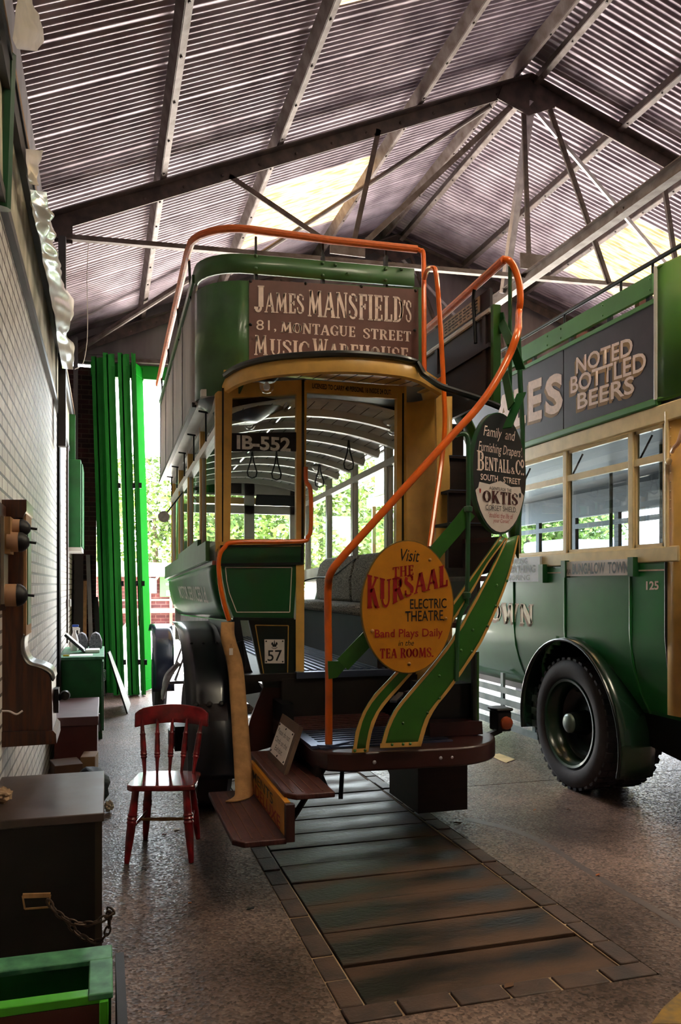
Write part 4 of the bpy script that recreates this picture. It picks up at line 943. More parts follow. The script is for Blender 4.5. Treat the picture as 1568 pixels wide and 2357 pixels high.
band('stair_inner_string', [(811, 1733), (820, 1680), (835, 1640), (860, 1600), (905, 1553), (960, 1490), (1000, 1440), (1050, 1375), (1100, 1305), (1150, 1235)],
     [(848, 1731), (855, 1690), (870, 1645), (900, 1605), (940, 1560), (1000, 1490), (1045, 1428), (1085, 1365), (1120, 1300), (1165, 1238)], m_strgreen, m_edge, .22)
for a, b in ((1054, 1482), (1061, 1497), (1085, 1500), (1010, 1556), (1010, 1607), (983, 1641), (927, 1665), (1087, 1450), (1120, 1441), (1140, 1395), (1165, 1337), (1142, 1347), (902, 1714), (927, 1713), (944, 1712), (816, 1728), (840, 1727)):
    p = onC(a, b, off=.008); q = onC(a + 3, b); q0 = onC(a - 3, b); d = (q - q0); d.z = 0; d.normalize(); each('rivet', [(p, (d.y, -d.x, 0), .009)], m_strgreen, ws)
def sfn(u, v): Y = lerp(4.72, 5.75, u); return V(2.6, Y, 2.02 + (Y - 4.72) * 1.12 + lerp(-.2, .06, v))
ob('side_string', G().grid(sfn, 6, 1), m_strgreen, bus, solid=.012)
# winders, dark risers and nosings
def wedge(name, pts, z0, z1, m): return ob(name, G().prism([V(x, y, z0) for x, y in pts], V(0, 0, z1 - z0)), m, bus)
cen = (2.24, 5.08)
wl = [(1.56, 4.27), (1.86, 4.27), (2.14, 4.27), (2.42, 4.40), (2.57, 4.72)]
for i in range(4):
    a, b = wl[i], wl[i + 1]; z = (1.02, 1.42, 1.70, 1.95)[i]; a = (lerp(a[0], cen[0], .18), lerp(a[1], cen[1], .18)); b = (lerp(b[0], cen[0], .12), lerp(b[1], cen[1], .12))
    wedge('stair_tread', [cen, a, b, (2.3, 5.14)], z - .03, z, m_tread)
    s = ob('stair_riser', G().prism([V(a[0], a[1], z - .2), V(cen[0], cen[1], z - .3), V(cen[0], cen[1], z - .01), V(a[0], a[1], z - .01)], .02), m_brown, bus)
    if i == 0: ob('nosing_plate', G().bar(V(1.62, 4.42, .965), V(1.80, 4.75, .965), .04, .012), m_ribbed, s)
for z, y in ((2.06, 4.90), (2.30, 5.09), (2.57, 5.29), (2.84, 5.5)):
    s = ob('stair_riser', G().bx(.446 * y, 2.575 if z > 2.1 else 2.5, y, y + .02, z - .30, z - .02), m_brown, bus)
    ob('stair_nosing', G().bx(.446 * y, 2.575, y - .02, y + .24, z - .02, z), m_brown, s)
    ob('nosing_line', G().bx(.446 * y, 2.56, y - .024, y - .018, z - .005, z), m_ribbed, s)
ob('stair_back', G().bx(2.3, 2.45, 5.56, 5.6, .7, 2.95), m_brown, bus)
ob('stair_locker', G().prism(PB([(985, 1578), (1093, 1572), (1093, 1662), (985, 1662)], 4.68), V(0, .3, 0)), m_blackgreen, bus)
ob('locker_edge', G().prism(PB([(1094, 1500), (1103, 1500), (1103, 1664), (1094, 1664)], 4.62), V(0, .35, 0)), m_strgreen, bus)
ob('locker_plinth', G().prism(PB([(990, 1664), (1110, 1660), (1112, 1690), (990, 1697)], 4.55), V(0, .3, 0)), m_maroon, bus)
ob('stair_post', G().tube([pY(1091, 1500, 4.6), pY(1092, 1693, 4.6)], .02, 8), m_blackgreen, bus)
# ---- inside of the upper deck right side: brown panels
sp = ob('deck_side_panel', G().bx(2.55, 2.58, 5.0, 9.7, 2.92, 3.52), m_brown, bus)
g = G()
for y in (5.06, 5.9, 6.8, 7.7): g.bx(2.535, 2.555, y, y + .05, 2.93, 3.52)
g.bx(2.53, 2.555, 5.0, 9.7, 3.28, 3.31)
ob('panel_battens', g, m_brown, sp)
ob('top_strip', G().bx(2.53, 2.585, 5.0, 9.7, 3.52, 3.545), m_cab, sp)
ob('end_post', G().bx(2.545, 2.60, 4.96, 5.0, 2.88, 3.56), m_strgreen, bus)
db = ob('deck_rail_board', G().bx(2.565, 2.585, 5.05, 9.7, 3.575, 3.705), m_plum, bus)
nt = ob('paper_notice', G().bx(2.558, 2.565, 5.2, 5.85, 3.59, 3.70), mat('old_notice_paper', (206, 186, 164), .8, var=.3, sc=20), db)
g = G()
for i in range(4):
    for k in range(9):
        y = 5.23 + k * .066; g.bx(2.555, 2.558, y, y + random.uniform(.03, .058), 3.606 + i * .023, 3.614 + i * .023)
ob('faded_print', g, m_ink, nt)
ob('upper_seat_back', G().bx(2.0, 2.45, 6.3, 6.36, 3.1, 3.5), m_brown, bus)
ob('upper_seat_back', G().bx(2.0, 2.45, 7.1, 7.16, 3.1, 3.5), m_brown, bus)
ob('rail_stay', G().tube(smoothpts([pX(1094, 652, 2.54), pX(1090, 690, 2.54), pX(1092, 730, 2.53), pX(1095, 790, 2.53)], 4), .014, 8), m_iron, bus)
# ---- stair handrail and ironwork
hp = [pY(757, 1715, 4.47), pY(757, 1560, 4.46), pY(755, 1400, 4.45), pY(756, 1345, 4.44)] + [onC(a, b, off=.02) for a, b in ((763, 1318), (790, 1282), (900, 1155), (1030, 1010), (1090, 945), (1130, 890), (1165, 822), (1185, 762))]
def onR(px, py, t):
    a = ray(px, py); return V(a.x * t, a.y * t, EYE + a.z * t)
hp += [onR(1194, 725, 5.30), onR(1198, 690, 5.31), onR(1195, 650, 5.31), onR(1184, 616, 5.31), onR(1172, 600, 5.30), onR(1161, 597, 5.32)]
ob('stair_handrail', G().tube(smoothpts(hp, 6), .0225, 12), m_orange, bus)
ob('deck_handrail', G().tube([onR(1161, 598, 5.32), V(2.55, 6.0, 3.755), V(2.55, 9.6, 3.70)], .03, 10), m_orangewood, bus)
ob('gusset_bracket', G().prism(PB([(755, 1522), (803, 1521), (800, 1532), (776, 1560), (757, 1563)], 4.42), V(0, .008, 0)), m_strgreen, bus)
def flat(name, pts, w=.06, m=m_strgreen, off=0.0, far=False):
    P = [onC(a, b, off=off, far=far) for a, b in pts]; g = G()
    for p, q in zip(P, P[1:]):
        d = (q - p).normalized(); nn = V(d.y, -d.x, 0)
        if nn.length < .1: nn = V(0, -1, 0)
        g.bar(p, q + d * .004, .008, w, up=d.cross(nn.normalized()))
    return ob(name, g, m, bus)
flat('stair_mid_rail', [(788, 1530), (840, 1476), (900, 1410), (960, 1338), (1005, 1268), (1045, 1222), (1080, 1178)], .085, off=.0)
pst = ob('rail_post', G().tube(smoothpts([onC(a, b, off=.012) for a, b in ((1046, 1002), (1062, 998), (1075, 1010), (1076, 1080), (1076, 1172), (1073, 1370), (1071, 1392), (1060, 1410), (1054, 1435), (1051, 1480), (1050, 1568))], 4), .014, 8), m_dkgreen, bus)
for a, b in ((1076, 1172), (1072, 1370)): ob('post_knob', G().lathe([(.0, -.025), (.024, -.014), (.026, 0), (.024, .014), (0, .025)], onC(a, b, off=.012), (0, 0, 1), 12), m_dkgreen, pst)
ob('rail_post', G().tube([V(2.585, 4.80, 3.76), V(2.585, 4.80, 2.86)], .014, 8), m_dkgreen, bus)
ob('rail_post', G().tube([onR(1193, 765, 5.2), onR(1199, 900, 5.18), onR(1203, 990, 5.16), onR(1203, 1100, 5.14), onR(1191, 1232, 5.1)], .016, 8), m_dkgreen, bus)
pl_ = ob('deck_plate', G().prism([V(2.59, 5.02, 3.36), V(2.59, 4.93, 3.36), V(2.60, 4.90, 3.42), V(2.60, 4.93, 3.50), V(2.59, 5.02, 3.52)], V(.008, 0, 0)), m_brace, bus)

def sbar(a, b, w=.06): return ob('cross_brace', G().bar(a, b, .008, w, up=(b - a).cross(V(1, .6, 0))), m_brace, bus)
sbar(V(2.60, 4.95, 3.44), onC(1180, 800)); sbar(onC(1178, 790), onC(1199, 850))
sbar(V(2.58, 4.86, 3.06), onC(1178, 935)); sbar(onC(1168, 985), onC(1201, 905))
# ---- oval signs on the stair
def oval(name, c, u, rx, ry, m, rim_m, th=.02):
    u = Vector(u).normalized(); v = V(0, 0, 1); n = u.cross(v)
    o = ob(name, G().prism([c + u * rx * cos(2 * pi * k / 48) + v * ry * sin(2 * pi * k / 48) for k in range(48)], n * -th), rim_m, bus)
    ob('sign_face', G().faces([c + n * .0015 + u * (rx - .008) * cos(2 * pi * k / 48) + v * (ry - .008) * sin(2 * pi * k / 48) for k in range(48)], [tuple(range(48))]) and _face(c + n * .0015, u, v, rx - .006, ry - .006), m, o)
    return o, u, v, n
def _face(c, u, v, rx, ry):
    g = G(); g.faces([c + u * rx * cos(2 * pi * k / 48) + v * ry * sin(2 * pi * k / 48) for k in range(48)], [tuple(range(48))]); return g
kY = 4.19
kc = pY(940, 1397, kY)
kw = (pY(1047, 1397, kY).x - pY(833, 1397, kY).x) / 2; kh = (pY(940, 1243, kY).z - pY(940, 1551, kY).z) / 2
ks, ku, kv, kn = oval('oval_sign', kc, (1, 0, 0), kw, kh, m_signyel, mat('sign_edge', (120, 92, 40), .5))
def krow(fnc, s, x0, x1, yl, yb, yr, m, **k):
    Y = kY - .004; a, b = pY(x0, yl, Y), pY(x0, yb, Y); c = pY(x1, yr, Y); sl = (c.z - a.z) / (c.x - a.x)
    return fnc(s, ((a.x + c.x) / 2, Y, (a.z + b.z) / 2 + sl * (c.x - a.x) / 2), (1, 0, 0), (0, 0, 1), c.x - a.x, a.z - b.z, m, ks, fn=k.pop('fn', lambda p, q: (p, q + sl * p)), **k)
krow(lettering, 'Visit', 923, 966, 1263, 1291, 1266, m_ink, shear=.3)
krow(showcard, 'THE', 903, 953, 1306, 1330, 1300, m_red, wt=.95)
KW, KH = pY(1033, 1400, kY).x - pY(846, 1400, kY).x, pY(900, 1322, kY).z - pY(900, 1400, kY).z
p0 = pY(939, 1361, kY - .004)
def _ip(t, tab):
    for (t0, v0), (t1, v1) in zip(tab, tab[1:]):
        if t <= t1: return lerp(v0, v1, max(0, (t - t0) / (t1 - t0)))
    return tab[-1][1]
def kw_fn(a, b):    # the big word swells at its K and climbs to the right
    t = a / KW + .5; q = b / KH + .5
    y = lerp(_ip(t, ((0, 1400), (.25, 1398), (.4, 1382), (.6, 1366), (.8, 1357), (1, 1349))), _ip(t, ((0, 1322), (.25, 1334), (.4, 1327), (.6, 1319), (.8, 1309), (1, 1297))), q)
    return a, pY(940, y, kY - .004).z - p0.z
showcard('KURSAAL', p0, (1, 0, 0), (0, 0, 1), KW, KH, m_red, ks, fn=kw_fn, wt=1.2)
krow(lettering, 'ELECTRIC', 944, 1028, 1379, 1402, 1377, m_ink, bold=.01)
krow(lettering, 'THEATRE', 933, 1020, 1407, 1431, 1404, m_ink, bold=.008)
krow(lettering, '.', 1020, 1023, 1425, 1429, 1425, m_ink)
krow(lettering, 'Band Plays Daily', 863, 1019, 1449, 1474, 1446, m_red, bold=.012)
krow(lettering, 'in the', 917, 953, 1474, 1487, 1473, m_ink, shear=.25)
krow(showcard, 'TEA ROOMS.', 874, 998, 1493, 1516, 1490, m_red, wt=1.1)
each('sign_stud', [(pY(a, b, kY - .002), (0, -1, 0), .011) for a, b in ((990, 1289), (857, 1452), (1026, 1424), (942, 1528))], mat('ochre_stud', (186, 130, 60), .4), ks)
ob('sign_iron', G().bar(kc + V(0, .03, 0), kc + V(.1, .09, .0), .03, .03), m_strgreen, bus)
# second oval, turned to the corner
oc = V(2.262, 4.325, EYE + (1345 - 1090) / FPX * (_s * 2.262 + _c * 4.325))
ou = V(cos(radians(24)), sin(radians(24)), 0)
oh = 140 / FPX * (_s * oc.x + _c * oc.y); ow = oh * .70
os_, uu, vv, on = oval('oval_sign', oc, ou, ow, oh, m_signblk, m_dkgreen, .03)
def orow(fnc, s, u0, u1, v0, v1, m, **k):
    c = oc + uu * ow * (u0 + u1) / 2 + vv * oh * (v0 + v1) / 2 + on * .003
    return fnc(s, c, uu, vv, ow * (u1 - u0), oh * (v1 - v0), m, os_, **k)
orow(lettering, 'Family  and', -.62, .56, .52, .74, m_letter, shear=.3); orow(lettering, "Furnishing Drapers'.", -.8, .82, .27, .48, m_letter, shear=.3)
orow(showcard, 'B', -.86, -.58, .00, .32, m_letter); orow(showcard, 'ENTALL', -.58, .36, .02, .24, m_letter); orow(showcard, '&', .38, .56, .02, .13, m_letter); orow(showcard, 'C', .56, .76, .02, .27, m_letter)
orow(lettering, 'o', .77, .9, .14, .29, m_letter, bold=.02); orow(lettering, '..', .78, .9, .02, .06, m_letter, bold=.02)
orow(lettering, 'SOUTH', -.72, -.10, -.145, -.045, m_letter, bold=.015); orow(lettering, 'STREET', .1, .76, -.145, -.045, m_letter, bold=.015)
sh = []
for a, b in ((-.88, -.31), (-.80, -.27), (-.76, -.18), (-.4, -.20), (0, -.12), (.4, -.20), (.76, -.18), (.80, -.27), (.88, -.31)): sh.append((a, b))
sh += [(.965 * cos(radians(x)) * .985, .965 * sin(radians(x))) for x in range(-20, -161, -10)]
g = G(); g.faces([oc + uu * ow * a + vv * oh * b + on * .0035 for a, b in sh], [tuple(range(len(sh)))])
ob('shield_panel', g, m_white, os_)
def orow2(*a, **k): return orow(*a, lift=.003, **k) if a[0] is showcard else orow(*a, **k)
_on0 = on
oc_save = oc; oc = oc + on * .003
orow(lettering, 'AGENTS FOR THE', -.42, .4, -.285, -.235, m_ink, bold=.008)
orow(lettering, "'", -.78, -.72, -.36, -.29, m_red); orow(showcard, 'OKTIS', -.66, .66, -.50, -.30, mat('sign_crimson_black', (70, 18, 20), .5)); orow(lettering, "'", .7, .76, -.36, -.29, m_ink)
orow(lettering, 'CORSET SHIELD.', -.56, .60, -.62, -.535, m_ink)
orow(lettering, '"doubles the life of', -.46, .46, -.735, -.65, m_red, shear=.2); orow(lettering, 'your Corset"', -.28, .34, -.83, -.745, m_red, shear=.2)
oc = oc_save
# ---- rear lamp
lp = ob('rear_lamp', G().bx(2.40, 2.50, 4.62, 4.74, .71, .84).bx(2.39, 2.51, 4.61, 4.75, .84, .86), m_iron, bus, bev=.01)
ob('lamp_lens', G().lathe([(.044, 0), (.04, .012), (.025, .022), (0, .026)], (2.462, 4.62, .765), (0, -1, 0), 16), mat('amber_red_lens', (150, 60, 24), .25, coat=.5), lp)
ob('lamp_arm', G().bar((2.30, 4.60, .69), (2.44, 4.66, .715), .03, .03), m_iron, lp)
# ---- running gear: guards, wheels, frame
gp = [(6.9, 1.335), (6.5, 1.31), (6.32, 1.27), (6.15, 1.21), (6.0, 1.12), (5.9, 1.03), (5.80, .92), (5.73, .80), (5.66, .68), (5.61, .57), (5.585, .45), (5.57, .30)]
def guard(x0, x1, gp, name, m=m_guard):
    P = smoothpts([V(0, a, b) for a, b in gp], 4)
    def fn(u, v):
        p = P[round(u * (len(P) - 1))]; x = lerp(x0, x1, v); return V(x, p.y, p.z)
    return ob(name, G().grid(fn, len(P) - 1, 4), m, bus, solid=.008)
gd = guard(.55, .885, gp, 'rear_mudguard')
guard(2.27, 2.60, gp, 'rear_mudguard')
ob('worn_patch', G().grid(lambda u, v: V(lerp(.57, .87, u), 5.722 - .004 * 0 + (v - .5) * .035, lerp(.755, .825, v)), 4, 2), mat('worn_bare_steel', (110, 100, 88), .45, metal=.2, col2=(60, 56, 52), sc=18), gd)
for x in (.62, .715, .80): ob('guard_bolt', G().lathe([(.02, 0), (.02, .012), (.012, .018), (0, .018)], (x, 5.72, .80), (0, -1, .5), 10), m_ink, gd)
each('guard_bolt', [((x, 6.12, 1.205), (0, -.6, .8), .012) for x in (.63, .72, .82)], m_ink, gd)
def wheel(x, y, r, w, nm, tm=m_tyre):
    o = ob(nm, G().lathe([(r * .74, 0), (r * .9, -.01), (r, .03), (r, w - .03), (r * .9, w + .01), (r * .74, w)], (x, y, r - .004), (1, 0, 0), 36), tm, bus)
    ob('wheel_disc', G().lathe([(.0, w * .3), (.12, w * .25), (.13, .0), (.3, w * .5), (r * .72, w * .2), (r * .75, w * .4), (r * .7, w * .7), (0, w * .8)], (x, y, r - .004), (1, 0, 0), 28), m_iron, o)
wheel(.60, 6.12, .5, .27, 'rear_wheel'); wheel(2.28, 6.12, .5, .27, 'rear_wheel')
wheel(.62, 10.7, .46, .13, 'front_wheel'); wheel(2.4, 10.7, .46, .13, 'front_wheel')
fgp = [(11.2, 1.02), (10.9, 1.12), (10.6, 1.12), (10.45, 1.07), (10.32, .95), (10.26, .8), (10.22, .6), (10.2, .32)]
m_fg = mat('blue_black_guard', (30, 38, 60), .25, var=.1, coat=.6)
guard(.575, .84, fgp, 'front_mudguard', m_fg); guard(2.3, 2.56, fgp, 'front_mudguard', m_fg)
ob('rear_axle', G().tube([(.7, 6.12, .5), (2.5, 6.12, .5)], .06, 10), m_iron, bus)
for x in (1.15, 1.95): ob('frame_rail', G().bx(x, x + .08, 5.3, 11.6, .66, .84), m_black, bus)
for x in (.86, 2.25): ob('wheel_arch_panel', G().bx(x, x + .04, 5.72, 6.9, .5, 1.4), m_guard, bus)
ob('valance', G().bx(.86, .88, 6.95, 9.7, 1.12, 1.38), m_galv, bus)
ob('running_step', G().bx(.66, .95, 8.6, 9.3, .60, .63), m_galv, bus)
ob('step_hanger', G().bar((.9, 8.7, 1.1), (.72, 8.7, .62), .03, .02).bar((.9, 9.2, 1.1), (.72, 9.2, .62), .03, .02), m_galv, bus)
ob('hub_box', G().bx(.50, .60, 6.02, 6.2, .42, .60).bx(.46, .5, 6.05, 6.17, .45, .57), m_iron, bus)
# ================================================================ the green bus on the right
BX, BX2 = 3.62, 5.86
b2us = thing('double_deck_bus', 'green and cream double deck bus with a noted bottled beers hoarding, at the right', 'bus', (4.7, 7.5, 0))
B2 = b2us
WY, WZ, WR = 5.70, .53, .53
def bprof(z): return BX + (.0 if z > 1.3 else .17 * ((1.3 - z) / .58) ** 2)
g = G()
NY, NZ = 150, 26
ys = [lerp(4.5, 10.8, i / NY) for i in range(NY + 1)]; zs = [lerp(.72, 1.82, k / NZ) for k in range(NZ + 1)]
vt = [[g.bm.verts.new((bprof(z), y, z)) for z in zs] for y in ys]
for i in range(NY):
    for k in range(NZ):
        cy, cz_ = (ys[i] + ys[i + 1]) / 2, (zs[k] + zs[k + 1]) / 2
        if (cy - WY) ** 2 + (cz_ - WZ) ** 2 > .66 ** 2: g.bm.faces.new([vt[i][k], vt[i + 1][k], vt[i + 1][k + 1], vt[i][k + 1]])
bmesh.ops.delete(g.bm, geom=[v for v in g.bm.verts if not v.link_faces], context='VERTS')
lp_ = ob('lower_panel', g, m_busgreen, B2, solid=.02, smooth=60)
ob('lower_panel', G().grid(lambda u, v: V(BX2, lerp(4.5, 10.8, u), lerp(.72, 1.82, v)), 4, 4), m_busgreen, B2, solid=.02)
for a in (1186, 1304, 1455):
    y = pX(a, 1400, BX).y
    if abs(y - WY) < .6: pts = [V(bprof(z) - .012, y, z) for z in (1.8, 1.5, 1.3, 1.19)]
    else: pts = [V(bprof(z) - .012, y, z) for z in (1.8, 1.5, 1.3, 1.1, .95, .82, .72)]
    ob('panel_bead', G().tube(pts, .010, 8), m_busgreen, lp_)
ob('gold_line', G().bx(BX - .013, BX - .010, 4.56, 6.9, 1.742, 1.752), m_letter, lp_)
ob('waist_rail', G().bx(BX - .02, BX + .05, 4.42, 10.8, 1.80, 1.905), m_cream2, B2, bev=.008)
ob('waist_rail', G().bx(BX2 - .05, BX2 + .02, 4.42, 10.8, 1.72, 1.84), m_cab, B2)
ob('roof_band', G().bx(BX - .03, BX + .06, 4.3, 10.9, 2.735, 2.86), m_cream2, B2, bev=.01)
ob('roof_band', G().bx(BX2 - .06, BX2 + .03, 4.3, 10.9, 2.5, 2.86), m_dkwood, B2)
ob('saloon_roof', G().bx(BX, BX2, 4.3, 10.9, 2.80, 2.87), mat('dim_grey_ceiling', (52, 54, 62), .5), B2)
ob('saloon_floor', G().bx(BX + .14, BX2 - .1, 4.4, 10.8, .76, .84), m_dkwood, B2)
posts = [pX(a, 1200, BX).y for a in (1188, 1303, 1455, 1536)]
for y, w in zip(posts + [7.7, 8.6, 9.6, 10.7], (.05, .055, .055, .04, .05, .05, .05, .05)):
    ob('window_pillar', G().bx(BX - .012, BX + .04, y - w / 2, y + w / 2, 1.9, 2.74), m_cream2, B2, bev=.006)
win = [(10.7, 9.6), (9.6, 8.6), (8.6, 7.7), (7.7, posts[0]), (posts[0], posts[1]), (posts[1], posts[2]), (posts[2], posts[3])]
for a, b in win[3:]:
    g = G().bx(BX - .006, BX + .03, b + .02, a - .02, 2.485, 2.535).bx(BX, BX + .03, b + .025, b + .045, 1.9, 2.74).bx(BX, BX + .03, a - .045, a - .025, 1.9, 2.74).bx(BX, BX + .03, b + .02, a - .02, 1.905, 1.93).bx(BX, BX + .03, b + .02, a - .02, 2.71, 2.74)
    f = ob('window_sash', g, m_cream2, B2)
    ob('glass', G().pane((BX + .015, b + .02, 1.91), (BX + .015, a - .02, 1.91), (BX + .015, a - .02, 2.74), (BX + .015, b + .02, 2.74)), m_glassd, f)
    ob('half_drop_edge', G().bar((BX + .02, a - .05, 2.52), (BX + .08, a - .12, 2.70), .012, .012), m_oak, f)
for y in (4.6, 5.5, 6.4, 7.3, 8.2, 9.1, 10.0, 10.8):
    ob('window_pillar', G().bx(BX2 - .05, BX2, y - .04, y + .04, 1.8, 2.7), m_dkwood, B2)
ob('far_rail', G().bx(BX2 - .06, BX2 - .03, 4.5, 10.8, 2.36, 2.42).bx(BX2 - .06, BX2 - .04, 4.5, 10.8, 2.06, 2.08), m_dkwood, B2)
for x, y in ((4.4, 5.6), (4.9, 7.0), (4.4, 8.4)): ob('stanchion', G().tube([(x, y, .84), (x, y, 2.8)], .018, 8), m_iron, B2)
for y in (5.4, 6.2, 7.0, 7.8, 8.6, 9.4):
    ob('seat_back', G().bx(4.0, 4.75, y, y + .08, 1.2, 1.86).bx(4.95, 5.7, y, y + .08, 1.2, 1.86), m_dkwood, B2, bev=.03)
# hoarding
yh0, yj = pX(1518, 800, BX).y, pX(1303, 900, BX).y
hz0, hz1 = 2.915, 3.565
for a, b in ((yh0, yj - .006), (yj + .006, 7.6)):
    h = ob('hoarding', G().bx(BX - .022, BX + .01, a, b, hz0, hz1), m_plum, B2)
    if a == yh0: hN = h
    else: hA = h
ob('hoarding_rail', G().bx(BX - .035, BX + .02, yh0 - .02, 10.6, hz1, hz1 + .03), m_railgreen, B2); ob('hoarding_rail', G().bx(BX - .04, BX + .02, yh0 - .02, 10.6, hz0 - .055, hz0), m_railgreen, B2, bev=.01)
ob('upper_side', G().bx(BX, BX + .02, 7.6, 10.6, hz0, hz1), m_busgreen, B2)
hx = BX - .023
def brow(s, x0, x1, t0, b0, t1, par, m=m_letter, X=hx, shade=True, fnc=lettering, **k):
    """row of letters along the bus side: photo pixels of left end (x0, top t0, bottom b0) and right end (x1, top t1)"""
    a, b, c = pX(x0, t0, X), pX(x0, b0, X), pX(x1, t1, X); w = a.y - c.y; sl = (c.z - a.z) / w
    o = V(X, (a.y + c.y) / 2, (a.z + b.z) / 2 + sl * w / 2)
    if shade: fnc(s, o + V(.0006, .022, -.026), (0, -1, 0), (0, 0, 1), w, a.z - b.z, m_shade, par, fn=lambda p, q: (p, q + sl * p), **k)
    if shade: fnc(s, o + V(.0003, .011, -.013), (0, -1, 0), (0, 0, 1), w, a.z - b.z, m_shade, par, fn=lambda p, q: (p, q + sl * p), **k)
    return fnc(s, o, (0, -1, 0), (0, 0, 1), w, a.z - b.z, m, par, fn=lambda p, q: (p, q + sl * p), **k)
brow('NOTED', 1327, 1457, 823, 861, 774, hN, bold=.016); brow('BOTTLED', 1314, 1488, 868, 907, 807, hN, bold=.016); brow('BEERS', 1330, 1461, 906, 943, 863, hN, bold=.016)
brow('E', 1217, 1248, 880, 972, 868, hA, bold=.035); brow('S', 1256, 1296, 868, 958, 854, hA, bold=.035); brow('L', 1184, 1211, 898, 984, 885, hA, bold=.035); brow('A', 1140, 1181, 918, 996, 898, hA, bold=.035)
rbz = ob('deck_rail_board', G().bx(BX - .02, BX + .01, pX(1507, 650, BX).y, 10.4, 3.645, 3.78), m_railgreen, B2)
each('rivet', [((BX - .02, pX(a, 650, BX).y, z), (-1, 0, 0), .010) for a in (1502, 1393, 1296, 1265, 1182) for z in (3.675, 3.75)], m_railgreen, rbz)
for y in (4.75, 5.2, 5.72, 6.3, 7.0): ob('rail_post', G().bx(BX + .0, BX + .025, y - .02, y + .02, 3.56, 3.70), m_iron, B2)
ob('deck_handrail', G().tube([(BX + .0, 4.2, 3.865), (BX, 4.9, 3.87), (BX, 10.4, 3.87)], .016, 8), m_iron, B2)
for a in (1503, 1300, 1430): y = pX(a, 620, BX).y; ob('handrail_iron', G().tube([V(BX, y, 3.865), V(BX, y, 3.77)], .010, 6), m_iron, B2)
ob('deck_floor', G().bx(BX, BX2, 4.3, 10.9, 2.87, 2.93), m_dkwood, B2)
ob('deck_far_side', G().bx(BX2 - .03, BX2, 4.3, 10.6, 2.93, 3.6), m_oak, B2)
for y in (4.95, 5.75, 6.55, 7.35, 8.15): ob('deck_seat', G().bx(BX + .08, BX + .95, y, y + .05, 3.1, 3.72).bx(BX + .08, BX + .95, y - .38, y, 3.25, 3.31), mat('varnished_seat', (110, 50, 36), .4), B2)
# rear corner
def rcf(u, v):
    y = lerp(yh0 - .02, 4.05, u); x = BX - .02 + .18 * u * u; return V(x, y, lerp(2.90, 3.79, v))
rc = ob('rear_deck_panel', G().grid(rcf, 8, 2), m_topgreen, B2, solid=.02)
ob('corner_bead', G().tube([(BX - .035, yh0 - .01, 2.90), (BX - .035, yh0 - .01, 3.80)], .014, 8), m_cab, rc)
ob('top_roll', G().tube([rcf(0, 1), rcf(.5, 1), rcf(1, 1)], .018, 8), m_topgreen, rc)
ob('bottom_roll', G().tube([rcf(0, 0), rcf(.5, 0), rcf(1, 0)], .018, 8), m_topgreen, rc)
yc = pX(1541, 1200, BX).y
def cpf(u, v): return V(bprof(max(1.3, 2.8)) + .12 * u * u - .005, lerp(yc, 4.15, u), lerp(.78, 2.80, v))
cpn = ob('rear_corner_panel', G().grid(cpf, 6, 2), m_cream, B2, solid=.02)
ob('dark_edge', G().tube([V(bprof(z) - .012, yc + .012, z) for z in (1.8, 1.5, 1.3, 1.1, .95, .8)], .014, 8), m_ink, cpn)
each('rivet', [((BX - .014, yc - .03, 2.15 + i * .06), (-1, 0, 0), .007) for i in range(10)], m_cream2, cpn)
ob('corner_pillar', G().tube([(BX - .02, yc - .005, 1.9), (BX - .02, yc - .005, 2.8)], .016, 8), m_cream2, cpn)
ob('grab_handle', G().tube(smoothpts([pX(1547, 1040, BX - .05), pX(1552, 1030, BX - .07), pX(1562, 1018, BX - .07), pX(1572, 985, BX - .05)], 5), .014, 8), mat('pale_grab_handle', (214, 170, 140), .4), cpn)
ob('grab_knob', G().lathe([(.014, 0), (.02, .02), (.02, .05), (0, .055)], pX(1538, 1066, BX - .02), (-.6, -1, .2), 12), m_cream2, cpn)
# lettering on the side
brow('OWN', 1128, 1230, 1386, 1428, 1391, lp_, m=mat('cream_gilt', (246, 222, 178), .5), X=BX - .011, fnc=showcard, wt=1.1)
brow('125', 1488, 1517, 1338, 1358, 1337, lp_, X=BX - .011, shade=False, bold=.03)
def board(x0, x1, t0, b0, t1, b1, X, nm, m=m_white):
    a, b, c, d = pX(x0, t0, X), pX(x0, b0, X), pX(x1, t1, X), pX(x1, b1, X); z0, z1 = (b.z + d.z) / 2, (a.z + c.z) / 2
    return ob(nm, G().bx(X, X + .02, c.y, a.y, z0, z1), m, B2), a.y, c.y, z0, z1
sb, y1, y0, z0, z1 = board(1298, 1453, 1295, 1328, 1284, 1322, BX - .045, 'destination_board')
def bt(s, f0, f1, h0, h1, par, Y1, Y0, Z0, Z1, m=m_ink, **k):
    return lettering(s, (BX - .047, lerp(Y1, Y0, (f0 + f1) / 2), lerp(Z0, Z1, (h0 + h1) / 2)), (0, -1, 0), (0, 0, 1), (Y1 - Y0) * (f1 - f0), (Z1 - Z0) * (h1 - h0), m, par, **k)
bt('VIA', .03, .13, .12, .48, sb, y1, y0, z0, z1, bold=.01); bt('BUNGALOW', .15, .65, .12, .86, sb, y1, y0, z0, z1, bold=.025); bt('TOWN', .69, .97, .12, .86, sb, y1, y0, z0, z1, bold=.025)
for y in (y1, y0): ob('board_holder', G().bx(BX - .06, BX, y - .04, y + .02, z0 - .01, z1 + .01), m_dkgreen, B2)
sb, y1, y0, z0, z1 = board(1150, 1243, 1286, 1341, 1281, 1337, BX - .045, 'destination_board', mat('blue_white_board', (206, 208, 216), .5, var=.1))
bt('LANCING', .22, .72, .74, .96, sb, y1, y0, z0, z1, bold=.015); bt('WORTHING', .06, .91, .36, .68, sb, y1, y0, z0, z1, bold=.02); bt('GORING', .2, .78, .06, .28, sb, y1, y0, z0, z1, bold=.015)
